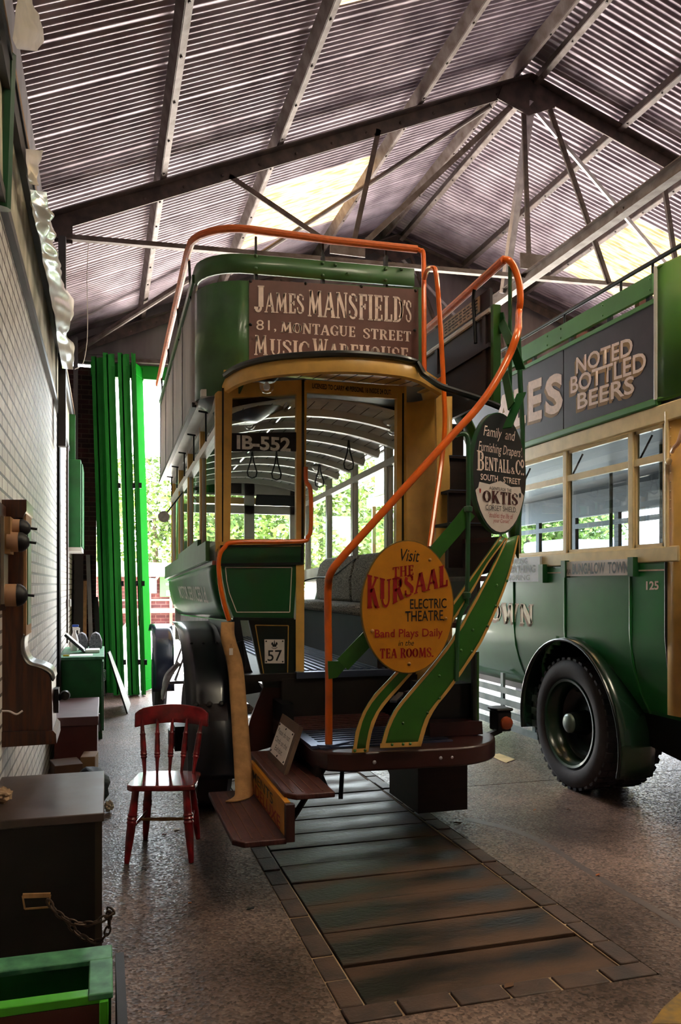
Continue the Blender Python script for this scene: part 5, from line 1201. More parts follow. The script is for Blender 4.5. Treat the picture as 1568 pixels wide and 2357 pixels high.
ob('board_holder', G().bx(BX - .06, BX, y0 - .07, y0 + .0, z0 - .01, z1 - .07), m_dkgreen, B2)
# wheels and guards
def tyre(x, y, r, w, nm, sgn=1):
    R_ = [(r * .66, w * .12), (r * .72, .0), (r * .86, -.012), (r * .95, .01), (r * .985, .035), (r * .985, w - .035), (r * .95, w - .01), (r * .86, w + .012), (r * .72, w)]
    o = ob(nm, G().lathe(R_, (x, y, r), (1, 0, 0), 48, caps=False), m_tyre, B2, smooth=50)
    g = G()
    for k in range(40):
        a = 2 * pi * k / 40
        for x0, x1 in ((.012, w * .32), (w * .36, w * .64), (w * .68, w - .012)):
            c = V(0, cos(a), sin(a)); t = V(0, -sin(a), cos(a))
            p = V(x, y, r) + c * (r - .008)
            g.hexa([p + V(x0, 0, 0) - t * .024 - c * .012, p + V(x1, 0, 0) - t * .024 - c * .012, p + V(x1, 0, 0) + t * .024 - c * .012, p + V(x0, 0, 0) + t * .024 - c * .012,
                    p + V(x0, 0, 0) - t * .02 + c * .008, p + V(x1, 0, 0) - t * .02 + c * .008, p + V(x1, 0, 0) + t * .02 + c * .008, p + V(x0, 0, 0) + t * .02 + c * .008])
    ob('tyre_tread', g, m_tyre, o)
    return o
tw = tyre(3.585, WY, WR, .23, 'rear_wheel')
ob('rim', G().lathe([(.36, .02), (.355, .0), (.335, .005), (.325, .05), (.31, .06), (.30, .14)], (3.585, WY, WR), (1, 0, 0), 40, caps=False), mat('dark_rim_green', (14, 50, 28), .3, coat=.3), tw, smooth=50)
ob('wheel_disc', G().lathe([(.305, .14), (.27, .19), (.18, .20), (.10, .17), (.085, .06), (.08, .02)], (3.585, WY, WR), (1, 0, 0), 36, caps=False), mat('dark_green_wheel', (8, 16, 12), .35, coat=.3), tw, smooth=50)
ob('hub_cap', G().lathe([(.08, .03), (.078, .005), (.06, -.008), (.03, -.014), (0, -.016)], (3.585, WY, WR), (1, 0, 0), 28), mat('grey_hub_cap', (110, 124, 118), .35, metal=.4), tw, smooth=60)
tyre(3.87, WY, WR, .23, 'inner_rear_wheel'); tyre(5.4, WY, WR, .23, 'far_rear_wheel'); tyre(3.66, 9.9, .5, .2, 'front_wheel'); tyre(5.6, 9.9, .5, .2, 'front_wheel')
def arch(u, v):     # from the front foot of the arch over the top to the flared rear foot
    a = radians(lerp(-12, 200, u)); r = .675 + .02 * sin(v * pi); ex = max(0, u - .62) / .38
    return V(lerp(BX - .075, BX + .22, v), WY + r * cos(a) * (1 + ex * .12), WZ + r * sin(a) - ex * .05)
ob('mudguard', G().grid(lambda u, v: arch(u, v), 30, 5), mat('guard_green', (22, 52, 36), .25, var=.2, coat=.7), B2, solid=.012, smooth=70)
ob('guard_rim', G().tube([arch(i / 30, 0) for i in range(31)], .012, 8), m_blackgreen, B2)
ob('wheel_well', G().grid(lambda u, v: V(lerp(3.7, 4.3, v), WY + .7 * cos(pi * u), WZ + .7 * sin(pi * u)), 14, 2), m_black, B2)
ob('rear_apron', G().hexa([(3.80, 4.5, .42), (5.6, 4.5, .42), (5.6, 5.15, .5), (3.80, 5.15, .5), (3.78, 4.5, .74), (5.6, 4.5, .74), (5.6, 5.2, .74), (3.78, 5.2, .74)]), m_black, B2)
for x in (4.2, 5.1): ob('frame_rail', G().bx(x, x + .1, 4.6, 10.8, .55, .74), m_black, B2)
ob('axle', G().tube([(3.8, WY, WR), (5.5, WY, WR)], .08, 10), m_black, B2)
# slatted side guard between the wheels
m_slat = mat('pale_blue_grey_slat', (150, 166, 170), .45, col2=(106, 130, 126), sc=5)
g0 = None
for z in (.31, .42, .53, .64):
    ob('guard_slat', G().bx(BX + .03, BX + .05, 6.28, 9.2, z - .028, z + .028), m_slat, B2)
for y in (6.38, 6.98, 7.9, 8.8): ob('guard_hanger', G().bx(BX + .05, BX + .075, y - .025, y + .025, .28, .80), m_slat, B2)
# ================================================================ things on the floor and along the wall
# boards over the inspection pit, laid side by side
edges = [pZ(900, y, 0).y for y in (2255, 2178, 2105, 2043)]
ysl = [2.995, 3.33, 3.66, 4.0, 4.33, 4.62, 4.92, 5.2, 5.5, 5.8, 6.1, 6.42, 6.75, 7.1, 7.45, 7.85, 8.3, 8.8, 9.3, 9.9]
nth = ['nearest', 'second nearest', 'third nearest', 'fourth nearest', 'fifth nearest', 'sixth nearest', 'seventh nearest', 'eighth nearest', 'ninth nearest', 'tenth nearest', 'eleventh nearest', 'twelfth nearest']
for i in range(len(ysl) - 1):
    a, b = ysl[i] + .008, ysl[i + 1] - .008; k = random.uniform(-.008, .008)
    p = [V(.992, a, -.07), V(2.138, a + k, -.07), V(2.138, b - k * .5, -.07), V(.992, b + k, -.07)]
    lab = '%s dark timber board across the inspection pit' % (nth[i] if i < 12 else 'thirteenth nearest or farther')
    if i >= 12: lab = 'dark timber board of the inspection pit under the old bus'
    ob('pit_board', G().prism(p, V(0, 0, .062 + random.uniform(0, .012))), m_plank, label=lab, cat='board', group='boards over the inspection pit', loc=(1.56, (a + b) / 2, -.07), bev=.004)

# red kitchen chair (back away from the camera)
ch = thing('kitchen_chair', 'worn red painted spindle back kitchen chair beside the old bus', 'chair', (.362, 5.07, 0), radians(-14))
g = G()
sp_ = [(-.17, -.19), (.17, -.19), (.205, -.14), (.20, .05), (.165, .19), (-.165, .19), (-.20, .05), (-.205, -.14)]
ob('seat', G().prism([Vector((x, y, .418)) for x, y in [(q.x, q.y) for q in smoothpts([V(a, b, 0) for a, b in sp_] + [V(*sp_[0], 0)], 4)][:-1]], V(0, 0, .034)), mat('worn_glossy_red_seat', (150, 62, 60), .16, col2=(96, 22, 26), sc=9, coat=.6), ch, local=True, bev=.008)
def turned(p, q, base, rings, n=14):
    p, q = Vector(p), Vector(q); L = (q - p).length; prof = []
    for i in range(41):
        t = i / 40; r = base(t)
        for rt, rr in rings: r += rr * math.exp(-((t - rt) / .012) ** 2)
        prof.append((r, t * L))
    return G().lathe(prof, p, q - p, n)
leg = lambda t: .015 + .0115 * sin(min(1, t * 1.15) * pi * .8)
for sx in (-1, 1):
    ob('leg', turned((sx * .19, -.21, 0), (sx * .15, -.145, .42), leg, ((.55, .005), (.6, .006), (.65, .005))), m_chair, ch, local=True)
    ob('leg', turned((sx * .17, .24, 0), (sx * .13, .15, .42), leg, ((.58, .004), (.63, .004))), m_chair, ch, local=True)
    ob('side_stretcher', G().tube([V(sx * .168, -.175, .20), V(sx * .155, .02, .20), V(sx * .147, .195, .20)], [.009, .013, .009], 10), m_chair, ch, local=True)
ob('cross_stretcher', G().tube([V(-.157, .0, .20), V(0, .0, .20), V(.157, .0, .20)], [.008, .012, .008], 10), m_timber, ch, local=True)
spn = lambda t: .009 + .008 * sin(t * pi) ** 2
for i in range(5):
    x = (-2 + i) * .078; top = V((-2 + i) * .096, .265 - .012 * abs(i - 2) ** 2 * .5, .775)
    big = i in (0, 4)
    ob('spindle', turned((x * .98, .155 - .01 * abs(i - 2), .45), top, (lambda t: .011 + .008 * sin(t * pi) ** 2) if big else spn, ((.3, .005), (.345, .006), (.39, .005), (.72, .005))), m_chair, ch, local=True)
def crest(u, v):
    x = lerp(-.235, .235, u); e = 1 - (2 * u - 1) ** 2
    h = lerp(.728 + .022 * e, .838 + .030 * e - .02 * max(0, abs(2 * u - 1) - .85) / .15, v)
    return V(x, .272 - .05 * (2 * u - 1) ** 2 + .012 * v, h)
ob('crest_rail', G().grid(crest, 20, 4), m_chair, ch, local=True, solid=.022, bev=.005)

# canvas webbing hanging over the wheel box down to the lower step
cb = [pY(524, 1432, 5.50), pY(525, 1470, 5.42), pY(541, 1530, 5.36), pY(549, 1620, 5.22), pY(556, 1720, 5.05), pY(561, 1790, 4.9), pY(563, 1825, 4.82), pZ(556, 1836, .372), pZ(543, 1842, .370)]
P = smoothpts(cb, 6)
def belt(u, v):
    k = min(int(u * (len(P) - 1)), len(P) - 1); p = P[k]; w = lerp(.095, .125, u); s = v - .5
    return p + V(s * w, -.02 * cos(s * pi) + s * w * (.5 if u < .12 else .15), 0)
sb_ = thing('canvas_belt', 'tan canvas webbing belt hanging from the bus corner onto the lower step', 'belt', P[-1])
ob('webbing', G().grid(belt, len(P) - 1, 4), m_canvas, sb_, solid=.008)
tp = pY(532, 1492, 5.33); ob('paper_tag', G().bx(tp.x - .012, tp.x + .012, tp.y - .004, tp.y, tp.z - .045, tp.z), m_white, sb_)
ob('tag_string', G().tube([tp + V(-.008, 0, 0), tp + V(0, 0, .03), tp + V(.008, 0, 0)], .0015, 5), m_ink, sb_)

# please-do-not-climb notice leaning on the platform edge
TLp, TRp, BRp, BLp = V(1.128, 5.19, .80), V(1.128, 4.70, .80), V(.985, 4.50, .562), V(.985, 4.99, .562)
nt_ = thing('warning_notice', 'small wooden notice board asking visitors not to climb, propped on the upper step', 'notice', (1.0, 4.75, .562))
u_ = (TRp - TLp).normalized(); v_ = (TLp - BLp); v_ = (v_ - u_ * v_.dot(u_)).normalized(); n_ = u_.cross(v_)
ob('board', G().prism([TLp, TRp, BRp, BLp], n_ * -.025), mat('raw_brown_board', (92, 66, 48), .7, var=.3), nt_)
def nb(a, b): return TLp.lerp(TRp, a).lerp(BLp.lerp(BRp, a), b) + n_ * .003
pp = ob('paper', G().prism([nb(.05, .2), nb(.88, .2), nb(.88, .86), nb(.05, .86)], n_ * -.002), m_white, nt_)
for s, a, b, h in (('Please do not', .46, .36, .09), ('Climb on the', .46, .54, .09), ('Exhibit', .46, .70, .09)):
    w = .68 if s != 'Exhibit' else .4
    lettering(s, nb(a, b) + n_ * .001, u_, v_, (TRp - TLp).length * w, (TLp - BLp).length * h, m_ink, pp, fn=lambda p, q, k=(v_.dot(TLp - BLp), u_.dot(TLp - BLp)): (p + q * k[1] / k[0], q))
each('pin', [(nb(a, b), n_, .007) for a, b in ((.1, .24), (.47, .24), (.84, .24), (.1, .82), (.47, .82), (.84, .82))], m_ink, pp)

# dark cabinet in the left foreground, with chain
cab = thing('dark_cabinet', 'big blackened wooden cabinet in the left foreground with a chained handle', 'cabinet', (-.22, 3.65, 0))
ob('carcass', G().bx(-.455, -.012, 3.32, 4.03, .0, .715), m_dkwood, cab, bev=.004)
ob('top', G().bx(-.46, .0, 3.30, 4.05, .715, .75), mat('scuffed_cabinet_top', (92, 76, 72), .36, col2=(58, 46, 44), sc=4, rvar=.08), cab, bev=.004)
ob('corner_strip', G().bx(-.035, -.008, 3.312, 3.35, 0, .715), mat('edge_strip', (70, 56, 48), .4), cab)
hpx = [pY(a, b, 3.30) for a, b in ((52, 2062), (116, 2060), (112, 2088), (57, 2092))]
ob('handle', G().bar(hpx[0], hpx[1], .012, .016).bar(hpx[2], hpx[3], .006, .006).bar(hpx[0], hpx[3], .006, .006).bar(hpx[1], hpx[2], .006, .006), m_brass if 'm_brass' in globals() else m_timber, cab)
def chain(pts, par, r=.0045):
    Q = resample(smoothpts(pts, 8), max(3, int(sum((b - a).length for a, b in zip(pts, pts[1:])) / .026)))
    for i, (a, b) in enumerate(zip(Q, Q[1:])):
        c = (a + b) / 2; d = (b - a).normalized(); s = d.cross(V(0, 0, 1) if i % 2 else V(.3, 1, .2)).normalized()
        ob('chain_link', G().tube([c + d * .019 * cos(t) + s * .010 * sin(t) for t in [2 * pi * k / 12 for k in range(12)]], r, 6, closed=True), m_iron2, par)
m_iron2 = mat('rusty_chain', (92, 74, 62), .5, metal=.5, var=.4, sc=30)
chn = thing('chain', 'rusty chain looped from the dark cabinet handle to its corner', 'chain', (0, 3.28, .4))
chain([pY(110, 2072, 3.275), pY(130, 2100, 3.27), pY(170, 2124, 3.26), pY(215, 2125, 3.25), pY(245, 2110, 3.24), pY(262, 2098, 3.25), pY(250, 2092, 3.26)], chn)
chain([pY(250, 2098, 3.25), pY(252, 2125, 3.25), pY(245, 2150, 3.25), pY(226, 2170, 3.26), pY(200, 2162, 3.27), pY(175, 2146, 3.28), pY(150, 2115, 3.285)], chn)
def crumple(name, c, r, m, label, cat, seed, sq=1.0, sqz=1.0, **k):
    rnd = random.Random(seed); g = G(); bmesh.ops.create_icosphere(g.bm, subdivisions=3, radius=1)
    ph = [rnd.uniform(0, 6) for _ in range(6)]
    for v in g.bm.verts:
        p = v.co; d = 1 + sqz * .22 * sin(5 * p.x + ph[0]) * sin(6 * p.y + ph[1]) + sqz * .16 * sin(9 * p.z + ph[2] + 4 * p.x) + sqz * .10 * sin(13 * p.y + ph[3] - 7 * p.z)
        v.co = Vector(c) + Vector((p.x * r[0], p.y * r[1], p.z * r[2])) * d
    lo_ = min(v.co.z for v in g.bm.verts)
    if sq:
        for v in g.bm.verts: v.co.z += sq - lo_
    return ob(name, g, m, label=label, cat=cat, loc=(c[0], c[1], sq), **k)
crumple('crumpled_paper', (-.40, 3.55, .79), (.035, .045, .028), mat('tan_paper', (168, 138, 108), .9), 'crumpled tan paper on the dark cabinet top', 'paper', 3, .751, smooth=20)
crumple('crumpled_paper', tuple(pZ(251, 1860, .03)), (.03, .04, .035), mat('dirty_white_paper', (190, 176, 150), .9), 'crumpled whitish paper on the floor by the black bag', 'paper', 5, .001, smooth=20)
crumple('bin_bag', (-.10, 6.2, .14), (.13, .24, .15), mat('black_plastic_bag', (8, 8, 9), .6, var=.1, spec=.06, bump=.8, bsc=14), 'shiny black plastic bag behind the dark cabinet', 'bag', 9, .001, sqz=.4, smooth=180)
# green trough in the corner
tr = thing('planter_box', 'open green painted wooden box at the bottom left corner', 'box', (-.2, 2.55, 0))
m_teal = mat('pale_teal_rim', (92, 158, 112), .5, col2=(52, 110, 80), sc=16); m_lime = mat('lime_edge', (84, 190, 44), .4)
ob('side_wall', G().bx(-.45, .02, 2.70, 2.76, 0, .44).bx(-.03, .02, 2.49, 2.7, 0, .44), m_boxgreen, tr)
ob('front_wall', G().bx(-.45, -.012, 2.45, 2.49, 0, .425), mat('brown_box_front', (92, 44, 34), .6, var=.3), tr)
ob('floor_board', G().bx(-.45, -.03, 2.49, 2.70, .0, .03), m_dkgreen, tr)
ob('rim', G().bx(-.45, .025, 2.665, 2.765, .44, .46).bx(-.045, .025, 2.44, 2.665, .44, .46), m_teal, tr, bev=.004)
ob('front_edge', G().bx(-.45, -.012, 2.45, 2.495, .425, .452).bx(-.014, .012, 2.43, 2.455, .0, .44), m_lime, tr, bev=.003)
ob('black_plank', G().bx(.035, .062, 2.15, 2.74, 0, .44), m_dkwood, label='narrow blackened plank standing against the green box', cat='plank', loc=(.05, 2.45, 0))

# switchboard cabinet against the wall
sw = thing('switchboard_cabinet', 'dark oak switchboard cabinet with a curved metal trimmed shelf and crank', 'cabinet', (-.4, 4.3, .88))
SY, SD = 4.16, .34
side = [(-4, 1188), (52, 1190), (53, 1465), (47, 1478), (48, 1505), (60, 1528), (92, 1538), (112, 1552), (119, 1568), (121, 1690), (-4, 1690)]
ob('body', G().prism([pY(a, b, SY) for a, b in side], V(0, SD, 0)), m_oak, sw)
ob('cornice', G().prism([pY(a, b, SY - .02) for a, b in ((-4, 1150), (61, 1150), (61, 1176), (56, 1184), (52, 1192), (-4, 1192))], V(0, SD + .04, 0)), m_oak, sw)
ob('plinth', G().prism([pY(a, b, SY - .02) for a, b in ((-4, 1685), (122, 1682), (129, 1690), (130, 1712), (-4, 1721))], V(0, SD + .04, 0)), m_oak, sw)
tr_ = [pY(a, b, SY) for a, b in ((52, 1462), (46, 1478), (47, 1506), (60, 1530), (92, 1540), (112, 1553), (119, 1570))]
def shelf(u, v): p = tr_[min(round(u * (len(tr_) - 1)), len(tr_) - 1)]; return p + V(.006, SD * v, .004)
tr_ = smoothpts(tr_, 4)
ob('metal_trim', G().grid(shelf, len(tr_) - 1, 2), mat('dull_silver_trim', (112, 110, 106), .35, metal=.5, var=.5, sc=14), sw, solid=.006)
fx = pY(53, 1300, SY).x
gp_ = ob('front_panel', G().bx(fx, fx + .012, SY + .02, SY + SD - .02, 1.40, 2.0), m_timber, sw)
ob('green_cloth', G().bx(fx + .012, fx + .016, SY + .08, SY + SD - .08, 1.45, 1.93), m_boxgreen, gp_)
cr_ = ob('crank_arm', G().bar(pY(122, 1612, SY + .18), pY(150, 1598, SY + .18), .02, .03), m_ink, sw)
ob('crank_knob', G().lathe([(0, -.03), (.022, -.02), (.026, 0), (.022, .03), (0, .035)], pY(150, 1600, SY + .18), (0, -1, 0), 14), m_ink, cr_)
ob('crank_boss', G().bx(pY(121, 1600, SY).x, pY(121, 1600, SY).x + .02, SY + .14, SY + .24, 1.0, 1.12), m_ink, sw)
ob('cable_stub', G().tube(smoothpts([pY(-5, 1637, SY - .01), pY(20, 1637, SY - .012), pY(38, 1644, SY - .012), pY(52, 1636, SY - .012)], 5), .005, 6), m_white, sw)
# wall telephone with bells, nearer than the switchboard
tel = thing('wall_telephone', 'old wooden wall telephone with three dark domed bells, left edge', 'telephone', (-.45, 3.98, 1.56))
ob('backboard', G().bx(-.47, -.45, 3.86, 4.13, 1.53, 2.02), m_oak, tel)
ob('pale_plate', G().bx(-.45, -.437, 3.93, 4.10, 1.56, 1.96), mat('tarnished_plate', (172, 160, 140), .4, metal=.3), tel)
ob('bracket_block', G().bx(-.45, -.412, 3.95, 4.09, 1.79, 1.96), m_timber, tel)
for z, y, r, x in ((1.915, 4.06, .042, -.43), (1.845, 3.98, .046, -.428), (1.60, 3.99, .052, -.437)):
    be = ob('bell_base', G().lathe([(r, 0), (r, .045), (r * .96, .05)], (x, y, z), (1, 0, 0), 22), mat('beech_ring', (186, 140, 104), .6), tel)
    ob('bell_dome', G().lathe([(r * 1.02, .05), (r * .98, .065), (r * .75, .082), (r * .4, .094), (0, .098)], (x, y, z), (1, 0, 0), 22), m_ink, be)
    ob('bell_pin', G().tube([V(x + .095, y, z), V(x + .125, y, z - .004)], .006, 8), m_iron, be)
# chest, offcuts, desk
chs = thing('wooden_chest', 'dull maroon wooden chest with a lid in front of the green desk', 'chest', (-.23, 8.0, 0))
m_chest = mat('maroon_chest', (92, 40, 34), .55, var=.3)
ob('carcass', G().bx(-.42, -.06, 7.47, 8.7, 0, .40), m_chest, chs, bev=.004)
ob('lid', G().bx(-.43, -.05, 7.45, 8.72, .40, .48), mat('dusty_maroon_lid', (110, 72, 72), .5, var=.3), chs, bev=.006)
ob('hasp', G().bx(-.05, -.04, 7.7, 7.75, .30, .46).bar((-.045, 7.65, .42), (-.02, 7.6, .30), .006, .006), m_galv, chs)
for i, (x, y, rz, s, lab) in enumerate(((-.30, 6.95, .2, (.11, .14, .10), 'brown timber offcut nearest the wall beside the chest'), (-.12, 7.1, -.1, (.06, .12, .11), 'pale brown timber offcut in front of the chest'))):
    o = ob('timber_offcut', G().bx(-s[0], s[0], -s[1], s[1], 0, s[2] * 2), mat('offcut_%d' % i, ((92, 62, 44), (150, 112, 74))[i], .8, var=.3), local=True, label=lab, cat='wood', loc=(x, y, 0), bev=.006)
    o.rotation_euler = (0, 0, rz)
ob('floor_plank', G().hexa([(-.44, 5.4, 0), (-.30, 5.4, 0), (-.30, 6.7, 0), (-.44, 6.7, 0), (-.44, 5.4, .02), (-.30, 5.4, .02), (-.30, 6.7, .02), (-.44, 6.7, .02)]), m_timber, label='thin pale plank lying along the wall foot', cat='plank', loc=(-.37, 6, 0))
dk = thing('green_desk', 'green painted cabinet desk along the white brick wall', 'desk', (-.23, 9.6, 0))
ob('carcass', G().bx(-.455, -.02, 8.95, 10.4, 0, .85), m_boxgreen, dk, bev=.004)
ob('top', G().bx(-.46, .0, 8.93, 10.42, .85, .88), m_teal, dk, bev=.004)
ob('door', G().bx(-.02, -.005, 9.0, 9.66, .08, .82), m_boxgreen, dk); ob('door', G().bx(-.02, -.005, 9.7, 10.36, .08, .82), m_boxgreen, dk)
for y in (9.6, 9.78): ob('door_handle', G().tube([V(-.005, y, .55), V(.012, y, .55), V(.012, y, .65), V(-.005, y, .65)], .006, 6), m_galv, dk)
sp2 = thing('spray_bottle', 'white spray bottle with a blue head on the green desk', 'spray bottle', (-.33, 9.75, .88))
ob('bottle', G().lathe([(.04, 0), (.046, .02), (.046, .12), (.03, .18), (.018, .21), (.018, .25)], (-.33, 9.78, .882), (0, 0, 1), 16), m_white, sp2)
ob('spray_head', G().bx(-.35, -.285, 9.735, 9.765, 1.12, 1.16).bx(-.29, -.27, 9.74, 9.76, 1.085, 1.15), m_white, sp2, bev=.005)
ob('blue_cap', G().bx(-.355, -.283, 9.73, 9.77, 1.16, 1.185), mat('blue_plastic', (30, 70, 170), .4), sp2, bev=.005)
for i, (x, lab) in enumerate(((-.262, 'grey knobbly tyre shaped block at the back of the green desk, left of its twin'), (-.10, 'grey knobbly tyre shaped block at the back right of the green desk'))):
    g = G(); g.prism([V(x - .075, 10.0, .882), V(x + .075, 10.0, .882), V(x + .075, 10.0, .97), V(x + .045, 10.0, 1.05), V(x, 10.0, 1.075), V(x - .045, 10.0, 1.05), V(x - .075, 10.0, .97)], V(0, .26, 0))
    o = ob('knobbly_block', g, mat('grey_studs_%d' % i, (120, 116, 124), .8, col2=(66, 64, 72), sc=60, bump=.6, bsc=60, detail=1), label=lab, cat='block', loc=(x, 10.1, .882), bev=.012)
ob('white_tray', G().bx(-.2, -.05, 9.42, 9.68, .882, .915), m_paper, label='flat white tray on the green desk', cat='tray', loc=(-.2, 9.58, .882), bev=.004)
fr_ = thing('picture_frame', 'white framed sheet leaning to the right on the green desk', 'frame', (-.36, 9.4, .882))
ob('frame', G().prism([V(-.43, 9.4, 1.08), V(-.22, 9.4, .884), V(-.205, 9.4, .90), V(-.415, 9.4, 1.095)], V(0, .26, 0)), m_ink, fr_)
ob('sheet', G().prism([V(-.41, 9.41, 1.097), V(-.215, 9.41, .915), V(-.212, 9.41, .918), V(-.407, 9.41, 1.10)], V(0, .24, 0)), m_paper, fr_)
ob('paper_sheet', G().bx(-.36, -.12, 9.08, 9.3, .8805, .8825), m_paper, label='sheet of white paper near the front of the green desk', cat='paper', loc=(-.24, 9.2, .8805))
ob('yellow_marker', G().tube([V(-.42, 9.06, .89), V(-.36, 9.05, .89)], .009, 8), mat('yellow_plastic', (230, 190, 20), .4), label='small yellow marker on the green desk', cat='marker', loc=(-.39, 9.05, .881))
lb = thing('leaning_board', 'dark edged board with torn white paper leaning at the desk end', 'board', (.12, 10.7, 0))
Lq = [V(.27, 10.55, .004), V(.33, 11.4, .004), V(.06, 11.4, .74), V(.03, 10.55, .78)]
ob('board', G().prism(Lq, .02), m_dkwood, lb)
ob('torn_paper', G().prism([Lq[0].lerp(Lq[3], .3) + V(.012, .05, .012), Lq[0].lerp(Lq[3], .55) + V(.012, .18, .02), Lq[0].lerp(Lq[3], .9) + V(.012, .15, .012), Lq[0].lerp(Lq[3], .95) + V(.012, .03, .012)], .004), m_paper, lb)
# lengths of timber and a wall cabinet in the far corner
ob('leaning_plank', G().bar(V(-.16, 12.35, .01), V(-.24, 12.93, 2.1), .06, .03, up=(0, -1, 0)), mat('pale_grey_plank', (150, 146, 144), .7), label='pale grey plank leaning on the brick pier', cat='plank', loc=(-.2, 12.5, 0))
ob('leaning_plank', G().bar(V(-.37, 12.3, .01), V(-.37, 12.88, 2.1), .13, .03, up=(0, -1, 0)), m_dkwood, label='wide dark plank leaning in the far left corner', cat='plank', loc=(-.34, 12.5, 0))
ob('leaning_plank', G().bar(V(-.275, 12.2, .01), V(-.28, 12.86, 1.7), .05, .03, up=(0, -1, 0)), m_timber, label='thin brown batten leaning in the far left corner', cat='plank', loc=(-.34, 12.4, 0))
ob('leaning_plank', G().bar(V(-.02, 12.3, .01), V(-.13, 12.95, 1.45), .08, .03, up=(0, -1, 0)), m_dkwood, label='short dark board against the right side of the brick pier', cat='plank', loc=(-.07, 12.5, 0))
wc = thing('wall_cabinet', 'tall green metal cabinet hung on the white wall near the doors', 'cabinet', (-.38, 11.4, 2.1))
ob('body', G().bx(-.468, -.29, 10.95, 11.9, 2.13, 3.27), m_boxgreen, wc, bev=.012)
ob('door', G().bx(-.29, -.27, 10.98, 11.87, 2.14, 3.22), m_boxgreen, wc, bev=.005)
ob('white_base', G().bx(-.468, -.28, 10.95, 11.9, 2.08, 2.13), m_paper, wc)
ob('green_trunking', G().bx(-.46, -.37, 11.2, 11.3, 3.28, 3.9), m_boxgreen, label='green vertical trunking above the wall cabinet', cat='trunking', loc=(-.42, 11.25, 3.28))
for x, y, z0, z1, r, lab, m in ((-.452, 8.76, .0, 3.42, .016, 'dark conduit pipe nearest along the white wall', m_iron), (-.45, 8.88, .0, 3.42, .018, 'brown conduit pipe beside the dark one', m_maroon), (-.45, 10.8, .9, 3.4, .014, 'reddish conduit running down past the green wall cabinet', m_maroon)):
    ob('conduit_pipe', G().tube([V(x, y, z0), V(x, y, z1)], r, 8), m, label=lab, cat='pipe', group='wall conduits', loc=(x, y, z0))
ob('switch_box', G().bx(-.47, -.41, 10.85, 10.95, 1.36, 1.46), m_cab, label='small grey switch box on the wall above the desk', cat='switch', loc=(-.44, 10.9, 1.36), bev=.006)
ob('green_post', G().tube([pX(14, 125, -.43), pX(2, 480, -.46)], .045, 10), m_dkgreen, label='dark green pole at the top left edge', cat='pole', loc=(-.45, 3.7, 3.4))
ob('hanging_cable', G().tube(smoothpts([pY(204, 552, 9.0), pY(200, 640, 9.0), pY(202, 740, 9.0), pY(199, 800, 9.0), pY(190, 838, 9.0), pY(172, 850, 9.0)], 6), .004, 6), m_cab, label='thin white cable hanging from the truss tie at left', cat='cable', loc=(-.2, 9, 4.2))
# cloudy polythene along the wall top
def poly(name, L, R, X, label, seed, n=40, m=10, amp=.05):
    rnd = random.Random(seed); ph = [rnd.uniform(0, 6.3) for _ in range(9)]
    L = resample([V(a, b, 0) for a, b in L], n + 1); R = resample([V(a, b, 0) for a, b in R], n + 1)
    def fn(u, v):
        i = round(u * n); q = L[i].lerp(R[i], v); e = sin(v * pi)
        w_ = u * n / 40; dx = amp * (e * .9 + .45 * sin(11 * w_ + ph[0] + 7 * v) * sin(5 * v + ph[1]) + .2 * sin(23 * w_ + ph[2] - 11 * v) * sin(9 * w_ + 4 * v) + .2 * sin(11 * v + ph[3] + 9 * w_) + .06 * sin(37 * w_ + 21 * v + ph[4]))
        return pX(q.x, q.y, X) + V(dx * (.3 + e), 0, 0)
    p = pX(L[n // 2].x, L[n // 2].y, X)
    return ob(name, G().grid(fn, n, m), m_poly, label=label, cat='plastic sheet', group='polythene along the wall top', loc=tuple(p), smooth=60)
poly('plastic_sheet', [(66, 436), (84, 520), (104, 620), (124, 720), (134, 790), (142, 848)], [(76, 438), (97, 480), (112, 560), (134, 640), (170, 690), (168, 730), (146, 770), (168, 788), (166, 815), (152, 850)], -.37, 'longest sheet of crumpled polythene drooping over the wall channel', 4, n=90, m=16)
poly('plastic_sheet', [(56, 342), (60, 370), (66, 400), (70, 424)], [(99, 346), (91, 372), (84, 400), (73, 426)], -.37, 'small torn flap of polythene above the long sheet', 6, n=14, m=6, amp=.03)
poly('plastic_sheet', [(44, -12), (34, 40), (27, 90), (40, 112), (46, 114)], [(64, -12), (84, 30), (101, 70), (102, 96), (86, 116)], -.33, 'dull polythene bundle hanging at the top left', 8, n=24, m=10, amp=.03)
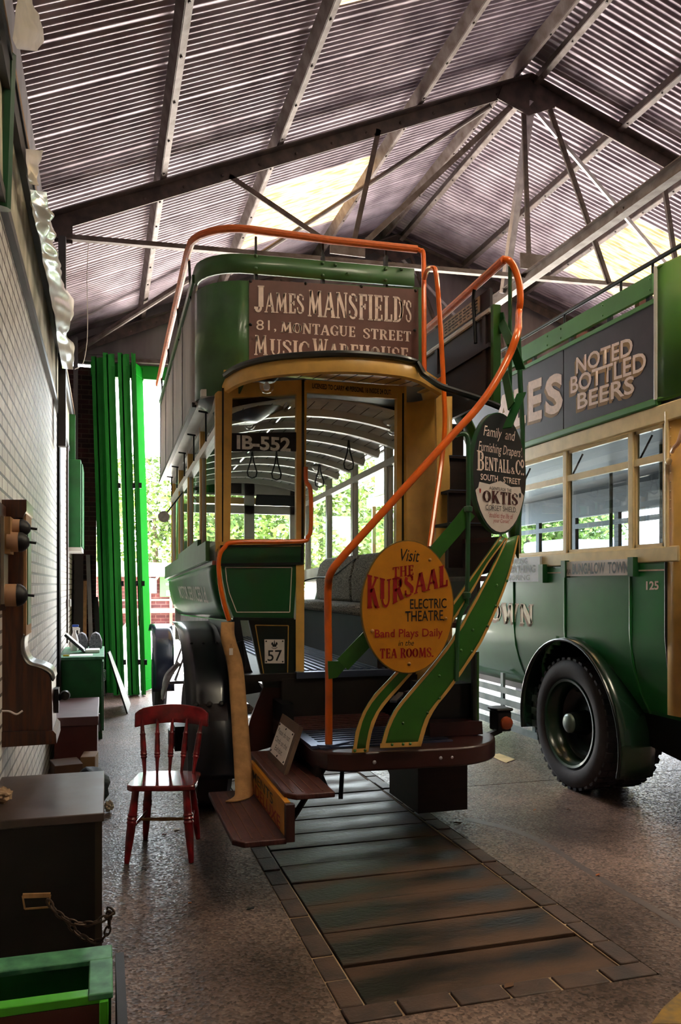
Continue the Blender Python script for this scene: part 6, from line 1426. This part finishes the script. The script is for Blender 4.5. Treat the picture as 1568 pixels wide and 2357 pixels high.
# cloth over the front running step
def cl(u, v):
    p = smoothpts([pX(410, 1528, .66), pX(392, 1548, .64), pX(384, 1565, .63), pX(378, 1590, .63), pX(376, 1608, .63)], 4)
    q = p[min(int(u * (len(p) - 1)), len(p) - 1)]
    return q + V(.02 * sin(v * 9 + u * 4), (v - .5) * .3, .015 * sin(v * 7))
ob('rag', G().grid(cl, 16, 8), mat('grey_white_rag', (196, 190, 192), .9), label='grey white rag draped over the running step of the old bus', cat='cloth', loc=tuple(cl(1, .5)), solid=.006)
# litter on the floor
def litter(px, py, s, m, label, nm='dead_leaf', cat='leaf', grp='litter on the floor', asp=.6, ang=0.4):
    c = pZ(px, py, .002); u = V(cos(ang), sin(ang), 0); w = V(-sin(ang), cos(ang), 0)
    P = [c - u * s, c - u * s * .3 - w * s * asp, c + u * s * .5 - w * s * asp * .7, c + u * s, c + u * s * .3 + w * s * asp, c - u * s * .5 + w * s * asp * .6]
    ob(nm, G().prism([p + V(0, 0, .006 * (i % 2)) for i, p in enumerate(P)], V(0, 0, .003)), m, label=label, cat=cat, group=grp, loc=tuple(c))
m_lf = mat('orange_leaf', (178, 98, 34), .7); m_lf2 = mat('brown_leaf', (104, 70, 46), .8)
litter(1376, 2015, .018, m_lf, 'orange dead leaf alone on the right hand concrete'); litter(1231, 1865, .014, m_lf, 'small orange leaf below the green bus wheel')
litter(1054, 1895, .03, m_lf2, 'curled brown leaf beside the pit edging', ang=-.3); litter(1308, 1863, .015, m_lf2, 'dark leaf scrap near the green bus wheel')
litter(437, 2080, .010, m_lf, 'tiny orange scrap on the floor in front of the red chair'); litter(378, 1922, .018, mat('brick_chip', (120, 50, 40), .8), 'reddish chip under the red chair', 'brick_chip', 'chip'); litter(577, 2092, .025, m_ink, 'black scrap on the floor left of the pit', 'rubber_scrap', 'scrap')
litter(1172, 2270, .03, m_lf2, 'brown scrap beyond the pit corner'); litter(406, 1910, .03, m_paper, 'white paper scrap under the red chair', 'paper_scrap', 'paper')
c = pZ(1155, 1745, .002); ob('tape_strip', G().prism([pZ(1126, 1738, .002), pZ(1150, 1735, .002), pZ(1186, 1748, .002), pZ(1165, 1756, .002), pZ(1150, 1750, .002)], V(0, 0, .003)), mat('cream_tape', (214, 186, 130), .7), label='cream strip of tape on the concrete behind the rear lamp', cat='tape', loc=tuple(c))
